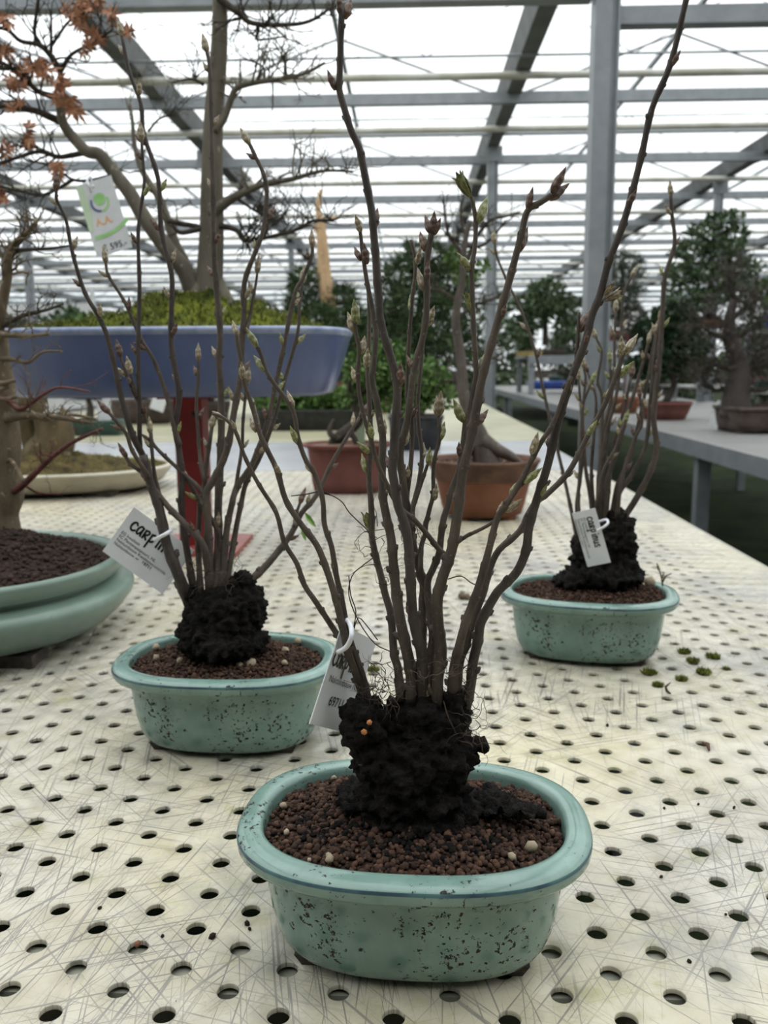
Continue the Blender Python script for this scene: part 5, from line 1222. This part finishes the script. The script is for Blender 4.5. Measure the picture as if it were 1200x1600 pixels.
for x, y, lab in ((250, 622, 'small white tag leaning among the dark pots beneath the blue tray'), (84, 632, 'small white tag hanging on the stump in the cream tray')):
    Yt = 5.2 if x > 200 else 2.38
    tg = thing('small_tag', tuple(onY(x, y + 20, Yt)), lab, 'label'); k = Yt / FL
    a = onY(x, y, Yt); Mr = Matrix.Translation(a) @ Matrix.Rotation(.35, 4, 'Y')
    MB().box((-11 * k, -.001, -20 * k), (11 * k, .001, 16 * k), Mr).build('card', M_WHITE, tg, False); MB().box((-1.5 * k, -.001, 16 * k), (1.5 * k, .001, 30 * k), Mr).build('strap', M_PLASTIC, tg, False)

# hedge-like bonsai row behind on the yellowed sheet
for k, (x, y, w, hgt_, m_, lab, pm) in enumerate([(330, 655, 110, 80, M_DARKFOL, 'dark broad evergreen behind the red pedestal', M_BROWNPOT), (60, 650, 110, 60, M_DARKFOL, 'dark broad evergreen behind the stump', M_DGREEN), (430, 648, 120, 70, M_GREENFOL, 'green shrub behind the long dark tray', M_TERRADARK), (590, 645, 90, 60, M_GREENFOL, 'green shrub farther behind the reddish terracotta pot', M_TERRADARK)]):
    p = onz(x, y, BZ); s_ = p.y / FL; W_ = w * s_ / 2
    pot('training_pot', 'plain pot of the ' + lab, (p.x, p.y), W_ * .55, W_ * .45, 2.5, [(.03, .0), (.02, .006), (.0, .1), (.0, .12), (.012, .12), (.014, .1)], pm)
    fill('soil', 'dark soil under the ' + lab, (p.x, p.y), W_ * .55 - .014, W_ * .45 - .014, 2.5, BZ + .112, M_PEATY, .006, seed=k)
    shrub('bonsai_tree', lab, (p.x, p.y, BZ + .11), [(0, 0, 0), (.02, 0, .1), (0, 0, .2)], [((-W_ * .5, 0, .2), (W_ * .5, .16, hgt_ * s_ * .3)), ((W_ * .5, 0, .2), (W_ * .5, .16, hgt_ * s_ * .3)), ((0, 0, .26), (W_ * .6, .18, hgt_ * s_ * .36))], 2600, .05, m_, 20 + k)

# ================================================================== RIGHT HAND BENCH
c12 = (1.83, 4.42)
pot('rectangular_pot', 'brown unglazed rectangular pot on the grey display bench', c12, .245, .19, 9, [(.03, .012), (.026, .014), (.018, .05), (.010, .10), (.009, .11)], M_BROWNPOT, rim=[(.009, .11), (.0, .113), (.0, .128), (.02, .13), (.022, .11)], feet=(.17, .12, .04, .03, .013))
fill('soil', 'dark soil in the brown rectangular pot on the grey bench', c12, .222, .168, 9, BZ + .12, M_PEATY, .03, seed=9)
t12 = thing('bonsai_tree', (c12[0] - .02, c12[1], BZ + .12), 'dark thick-trunked bare bonsai with a haze of twigs in the brown rectangular pot', 'tree'); Y12 = 4.42
limb(t12, [(1150, 650), (1150, 620), (1155, 585), (1150, 555), (1140, 525), (1140, 495), (1150, 460)], (50, 10), Y12, M_STEMD, 'trunk', 0, 1, n=12)
for k, P in enumerate([[(1152, 590), (1180, 575), (1215, 560)], [(1150, 580), (1115, 570), (1090, 580)], [(1145, 540), (1170, 515), (1200, 500)], [(1140, 530), (1110, 520), (1090, 505)], [(1142, 500), (1165, 480), (1190, 460)], [(1150, 470), (1140, 445), (1150, 430)], [(1150, 600), (1120, 610), (1095, 600)], [(1155, 605), (1190, 610), (1220, 600)]]):
    limb(t12, P, (11, 3), Y12, M_TWIG, 'branch', 40, 300 + k, .05 * (-1) ** k, .13, .6)
foliage(t12, pad_px([(1150, 470, 4.42, 90, 60, .12), (1185, 510, 4.42, 80, 60, .14), (1105, 510, 4.42, 60, 60, .12), (1110, 580, 4.42, 60, 50, .12), (1195, 580, 4.42, 60, 60, .12), (1155, 540, 4.42, 80, 50, .12)]), 1500, .035, M_BARE, 77, 'fine_twigs', needle=True)
c13 = (1.60, 5.45)
pot('round_pot', 'shallow red-brown round pot on the grey display bench', c13, .165, .14, 2.2, [(.05, .0), (.04, .006), (.02, .05), (.006, .09), (.0, .095), (.0, .11), (.01, .11), (.014, .09)], M_TERRA2)
fill('soil', 'dark soil in the shallow red-brown round pot', c13, .15, .125, 2.2, BZ + .10, M_PEATY, .01, seed=9)
k13 = 5.45 / FL
shrub('juniper_tree', 'dark green dome-shaped juniper in the red-brown round pot', (c13[0], c13[1], BZ + .10), [(0, 0, 0), (.05, 0, .12), (.0, 0, .25), (.03, 0, .4)],
      [((-.10, 0, .23), (.15, .15, .06)), ((.16, 0, .22), (.13, .13, .06)), ((.02, 0, .34), (.20, .18, .08)), ((-.04, 0, .45), (.16, .15, .07)), ((.05, 0, .55), (.14, .13, .06)), ((.14, .04, .42), (.1, .1, .06))], 7000, .03, M_DARKFOL, 14)
c14 = (1.53, 6.2)
pot('round_pot', 'small terracotta round pot beyond the red-brown pot on the grey bench', c14, .12, .11, 2.2, [(.04, .0), (.03, .006), (.012, .07), (.0, .1), (.0, .115), (.01, .115), (.012, .1)], M_TERRA)
fill('soil', 'dark soil in the small terracotta pot on the grey bench', c14, .108, .098, 2.2, BZ + .105, M_PEATY, .006, seed=9)
shrub('bonsai_tree', 'thin reddish bare tree in the small terracotta pot', (c14[0], c14[1], BZ + .10), [(0, 0, 0), (.01, 0, .2), (.03, 0, .42)], [((.0, 0, .4), (.06, .06, .16)), ((.05, 0, .55), (.04, .04, .12))], 420, .03, M_BARE, 15, tm=M_REDTWIG, tr=.008)
wt = thing('stake_label', (1.93, 4.15, BZ), 'white stake label leaning beside the brown rectangular pot', 'label')
a = onz(1100, 640, BZ)
wt.location = (1.72, 4.95, BZ); MB().box((-.014, -.001, 0), (.014, .001, .14), Matrix.Translation((1.72, 4.95, BZ)) @ Matrix.Rotation(.3, 4, 'Y')).build('stake', M_WHITE, wt, False)
bt = pot('blue_dish', 'small bright blue dish on the far part of the grey bench', (2.0, 12.6), .28, .2, 4, [(.05, .0), (.04, .006), (.0, .1), (.0, .11), (.02, .11), (.03, .05)], M_COBALT)

# shelf behind the grey bench with evergreen bonsai
def table(label, x0, x1_, y0, y1_, z, m=M_BENCH2, zb=0.0):
    t = thing('display_table', ((x0 + x1_) / 2, (y0 + y1_) / 2, zb), label, 'table')
    MB().box((x0, y0, z - .03), (x1_, y1_, z)).build('table_top', m, t, False)
    MB().box((x0, y0 - .004, z - .10), (x1_, y0 - .0005, z)).build('apron', M_STEEL, t, False)
    for x in (x0 + .05, x1_ - .05):
        for y in (y0 + .05, y1_ - .05): MB().box((x - .03, y - .03, zb), (x + .03, y + .03, z - .03)).build('leg', M_STEEL, t, False)
    return t
ZS = 1.36
table('tall grey display table behind the grey bench', 2.85, 4.6, 6.6, 7.6, ZS)
k = 7.0 / FL
def on_shelf(x, Y): return onY(x, 505, Y).x
xa = on_shelf(1108, 7.0)
pot('shallow_pot', 'shallow brown pot under the tall green conifer', (xa, 7.0), .17, .13, 2.4, [(.04, .0), (.03, .005), (.0, .05), (.0, .06), (.012, .06), (.014, .045)], M_TERRADARK, z=ZS)
fill('soil', 'dark mounded soil under the tall green conifer', (xa, 7.0), .155, .115, 2.4, ZS + .052, M_PEATY, .07, seed=9)
t = thing('conifer_tree', (xa, 7.0, ZS + .05), 'tall green conifer bonsai with layered pads on the tall display table', 'tree')
limb(t, [(1108, 490), (1110, 460), (1112, 420), (1114, 380), (1116, 350)], (13, 5), 7.0, M_TWIG, 'trunk', 0, 1, n=8)
for q, P in enumerate([[(1110, 460), (1085, 455), (1060, 450)], [(1110, 450), (1140, 445), (1165, 440)], [(1112, 420), (1085, 410), (1065, 405)], [(1113, 400), (1145, 400), (1165, 410)], [(1114, 380), (1095, 370), (1080, 368)], [(1115, 370), (1135, 362), (1150, 360)]]): limb(t, P, (6, 2), 7.0, M_TWIG, 'branch', 6, 400 + q)
foliage(t, pad_px([(1130, 345, 7, 50, 24, .12), (1098, 362, 7, 46, 22, .12), (1150, 368, 7, 36, 22, .1), (1076, 392, 7, 50, 24, .14), (1128, 388, 6.95, 60, 26, .14), (1062, 430, 7, 44, 36, .14), (1105, 425, 6.95, 60, 30, .14), (1155, 425, 7, 60, 40, .16), (1075, 462, 7, 60, 30, .16), (1140, 460, 6.95, 70, 34, .16), (1100, 475, 6.9, 40, 20, .1)]), 4200, .040, M_CONIF, 8)
xb = on_shelf(1205, 7.0)
pot('cobalt_pot', 'deep cobalt blue pot at the end of the tall display table', (xb, 6.9), .10, .10, 2.2, [(.03, .0), (.02, .006), (.0, .08), (.0, .1), (.01, .1), (.012, .08)], M_COBALT, z=ZS)
shrub('bonsai_tree', 'green leafy bonsai in the cobalt blue pot', (xb, 6.9, ZS + .08), [(0, 0, 0), (.02, 0, .1), (0, 0, .2)], [((-.05, 0, .2), (.12, .12, .1)), ((.08, 0, .25), (.12, .12, .1))], 900, .05, M_GREENFOL, 31)
xc = onY(966, 520, 8.2).x
table('grey riser table standing on the bench behind the wide column', 1.7, 2.7, 7.9, 8.8, 1.30, zb=BZ)
pot('round_pot', 'red glazed pot under the cloud-pruned tree behind the column', (xc, 8.2), .15, .13, 2.2, [(.04, .0), (.03, .006), (.0, .08), (.0, .1), (.01, .1), (.012, .08)], M_TERRA2, z=1.30)
t = thing('cloud_pruned_tree', (xc, 8.2, 1.39), 'grey-green cloud-pruned pine in stacked tiers behind the wide column', 'tree')
limb(t, [(966, 512), (968, 480), (974, 450), (972, 420), (976, 400)], (9, 4), 8.2, M_TWIG, 'trunk', 0, 1, n=8)
foliage(t, pad_px([(976, 408, 8.2, 54, 22, .16), (975, 430, 8.2, 60, 26, .18), (972, 456, 8.2, 64, 20, .2), (968, 478, 8.2, 60, 20, .2), (985, 492, 8.2, 50, 16, .16), (960, 500, 8.2, 40, 14, .12)]), 3600, .05, M_GREYFOL, 9, needle=True)
# grey bare tree and background table group beyond
table('low grey riser table standing on the bench beyond the aisle column', 1.4, 2.6, 10.2, 11.4, 1.20, zb=BZ)
xd = onY(852, 540, 10.6).x
pot('shallow_pot', 'shallow dark pot on the low display table', (xd, 10.6), .25, .17, 4, [(.04, .0), (.03, .006), (.0, .06), (.0, .07), (.012, .07), (.014, .05)], M_BROWNPOT, z=1.20)
t = thing('bonsai_tree', (xd, 10.6, 1.26), 'broad green bonsai with a straight dark trunk on the low display table', 'tree')
limb(t, [(852, 540), (852, 510), (850, 480), (852, 455)], (10, 5), 10.6, M_TWIG, 'trunk', 0, 1, n=8)
foliage(t, pad_px([(854, 452, 10.6, 56, 24, .25), (828, 474, 10.6, 50, 24, .25), (875, 478, 10.6, 46, 30, .25), (850, 480, 10.5, 60, 20, .25), (815, 515, 10.6, 40, 40, .25), (885, 515, 10.6, 36, 40, .25), (835, 500, 10.6, 40, 30, .25)]), 3200, .06, M_CONIF, 10)
yt = thing('yellow_tray', (xd - .23, 10.35, 1.20), 'flat yellow tray lying on the low display table', 'tray'); MB().box((xd - .36, 10.25, 1.2), (xd - .1, 10.45, 1.235)).box((xd - .38, 10.23, 1.235), (xd - .08, 10.47, 1.245)).build('tray_body', M_WOODY, yt, False)
# far rows: benches with bonsai, receding
far_lab = ['distant bonsai on the far benches']
fr = random.Random(12)
SHORT = ['bench past the cream bench side', 'bench past the cream bench end', 'outermost bench by the partition', 'bench behind the tall table', 'last bench by the far wall', 'last bench on the column side']
for bi, (x0, x1_, y0, y1_, lab) in enumerate([(-5.6, -2.9, 7.0, 12.0, 'distant bench to the far side of the cream bench'), (-1.9, .4, 10.5, 15.0, 'distant bench beyond the end of the cream bench'), (-8.8, -6.2, 9.0, 15.0, 'outermost distant bench near the pale partition'), (4.3, 6.6, 9.2, 15.0, 'distant bench behind the tall display table'), (-1.9, .5, 17.3, 23.0, 'last distant bench before the far wall'), (2.0, 5.0, 17.3, 23.0, 'last distant bench on the column side')]):
    table(lab, x0, x1_, y0, y1_, .75, M_BENCH2)
    n = 10
    for q in range(n):
        x = x0 + .35 + (x1_ - x0 - .7) * ((q * .37 + .13 * bi) % 1); y = y0 + .4 + (y1_ - y0 - .8) * q / (n - 1)
        W_ = fr.uniform(.22, .36); hh = fr.uniform(.45, .9); m_ = [M_PINE, M_CONIF, M_GREYFOL, M_DARKFOL, M_BARE, M_GREENFOL][(q + bi) % 6]
        pt_ = pot('background_pot', '%s pot on the %s' % (['dark brown', 'red terracotta', 'dark green'][(q + q // 6) % 3] + ['', ' wide', ' small', ' low'][q // 3], SHORT[bi]), (x, y), W_ * .7, W_ * .55, 2.6, [(.03, .0), (.02, .006), (.0, .09), (.0, .11), (.015, .11), (.02, .09)], [M_BROWNPOT, M_TERRA2, M_DGREEN][(q + q // 6) % 3], cat='pot', group='pots on the distant benches', seg=32)
        t = shrub('background_bonsai', '%s bonsai, %s pot, on %s' % (['dark needled', 'green layered', 'grey-green', 'dark dense', 'bare twiggy', 'bright leafy'][(q + bi) % 6], ['dark brown', 'red terracotta', 'dark green'][(q + q // 6) % 3], SHORT[bi]), (x, y, .75 + .085), [(0, 0, 0), (.04, 0, hh * .4), (-.02, 0, hh * .8)], [((-W_ * .6, 0, hh * .5), (W_ * .6, W_ * .5, .09)), ((W_ * .6, 0, hh * .6), (W_ * .6, W_ * .5, .09)), ((0, 0, hh * .95), (W_ * .7, W_ * .5, .12)), ((0, 0, hh * .7), (W_ * .5, W_ * .5, .1))], 900, .07, m_, 500 + bi * 10 + q, group='bonsai on the distant benches')

# tall nursery trees standing on the ground beyond the benches
NT = ['tall dark nursery evergreen standing on the ground %s' % w_ for w_ in ('before the far wall, nearest the partition', 'beyond the outermost bench', 'between two distant benches', 'behind the bench past the cream bench', 'in line with the blue tray', 'in line with the dark pine', 'behind the low riser table', 'behind the cloud-pruned tree', 'behind the tall conifer', 'past the end of the tall display table')]
for k, lab in enumerate(NT):
    x = -8.2 + 1.62 * k; y = 15.75 + .15 * ((k * 7) % 3)
    hh = 1.45 + .5 * ((k * 5) % 4) / 3
    pot('nursery_pot', 'black nursery pot of the ' + lab.replace('standing on the ground ', '').replace('nursery ', ''), (x, y), .24, .24, 2, [(.04, .0), (.03, .01), (.0, .3), (.0, .32), (.02, .32), (.03, .28)], M_BLACKPOT, z=0, seg=32)
    shrub('nursery_tree', lab, (x, y, .28), [(0, 0, 0), (.03, 0, hh * .5), (0, 0, hh)], [((.32 * math.sin(q * 2.2 + k), .2 * math.cos(q * 2.2), .35 + hh * q / 7), (.55 - .05 * q, .4, .24)) for q in range(7)], 2200, .10, [M_DARKFOL, M_PINE, M_CONIF, M_GREYFOL][k % 4], 900 + k, group='nursery evergreens beyond the benches', tr=.045)

# ================================================================== SMALL THINGS ON THE BENCH
rs = np.random.RandomState(5)
for (x, y, w) in [(1070, 1019, 22), (1083, 1033, 22), (1114, 1027, 24), (1100, 1051, 26), (1015, 1052, 26), (1065, 1061, 20), (1028, 1070, 18), (583, 1047, 22), (1135, 1045, 12)]:
    p = onz(x, y, BZ); r = w * .5 * p.y / FL
    t = thing('moss_tuft', tuple(p), 'small green moss tuft growing in a bench hole', 'moss', 'moss tufts in the bench holes')
    n = 160; V = np.zeros((n, 3, 3))
    for k in range(n):
        a_ = rs.uniform(0, 6.3); q = np.array((math.cos(a_), math.sin(a_), 0)) * r * math.sqrt(rs.uniform(0, .8)); d = rs.normal(size=3) * .5; d[2] = abs(d[2]) + .4; d = d / np.linalg.norm(d) * r * rs.uniform(.4, .8)
        s_ = np.cross(d, rs.normal(size=3)); s_ = s_ / np.linalg.norm(s_) * r * .12; V[k] = (q - s_, q + s_, q + d)
    o = obj('blades', V.reshape(-1, 3), np.arange(n * 3).reshape(-1, 3), M_MOSSB, t, False, True); o['kind'] = 'stuff'
for k, (x, y, w) in enumerate([(332, 1465, 12), (254, 1464, 7), (386, 1445, 9), (390, 1453, 8), (156, 1420, 7), (1033, 1371, 6), (1038, 1264, 5), (1091, 1258, 6), (1134, 1430, 6), (1147, 1263, 6), (1077, 1504, 7), (949, 1135, 6), (160, 858, 12), (215, 1478, 14)]):
    p = onz(x, y, BZ); r = w * .5 * p.y / FL
    v, f = grains([np.array((0, 0, r * .6))], [r], ICO1, rs, .35)
    o = obj('soil_crumb', v, f, M_TERRA if k == 13 else M_GRAIND, None); o.location = p
    tag(o, 'tiny crumb of dark soil lying on the perforated bench' if k != 13 else 'reddish crumb lodged in a bench hole', 'crumb', 'soil crumbs on the bench')
# pebble-like snail shell and dead leaf curl
p = onz(725, 936, BZ); v, f = grains([np.array((-.003, 0, .005)), np.array((.005, -.002, .004))], [.006, .005], ICO2, rs, .2)
o = obj('snail_shell', v, f, M_TAN, None); o.location = p; tag(o, 'tiny brown snail shell on the bench between the pots', 'shell')
p = onz(1048, 1084, BZ); mb = MB(); mb.tube([p, onY(1042, 1080, p.y), onY(1040, 1073, p.y), onY(1048, 1066, p.y)], [.0008, .0016, .0014, .0005], 6)
tag(mb.build('dead_leaf', M_BROWNPOT), 'curled dead leaf sliver sticking out of a bench hole', 'leaf')
p = onz(1107, 1166, BZ); mb = MB(); mb.tube([onz(1098, 1160, BZ + .002), onz(1106, 1163, BZ + .003), onz(1108, 1172, BZ + .002)], [.001, .002, .001], 6)
tag(mb.build('dead_leaf', M_TERRADARK), 'brown dead leaf scrap beside a bench hole', 'leaf')
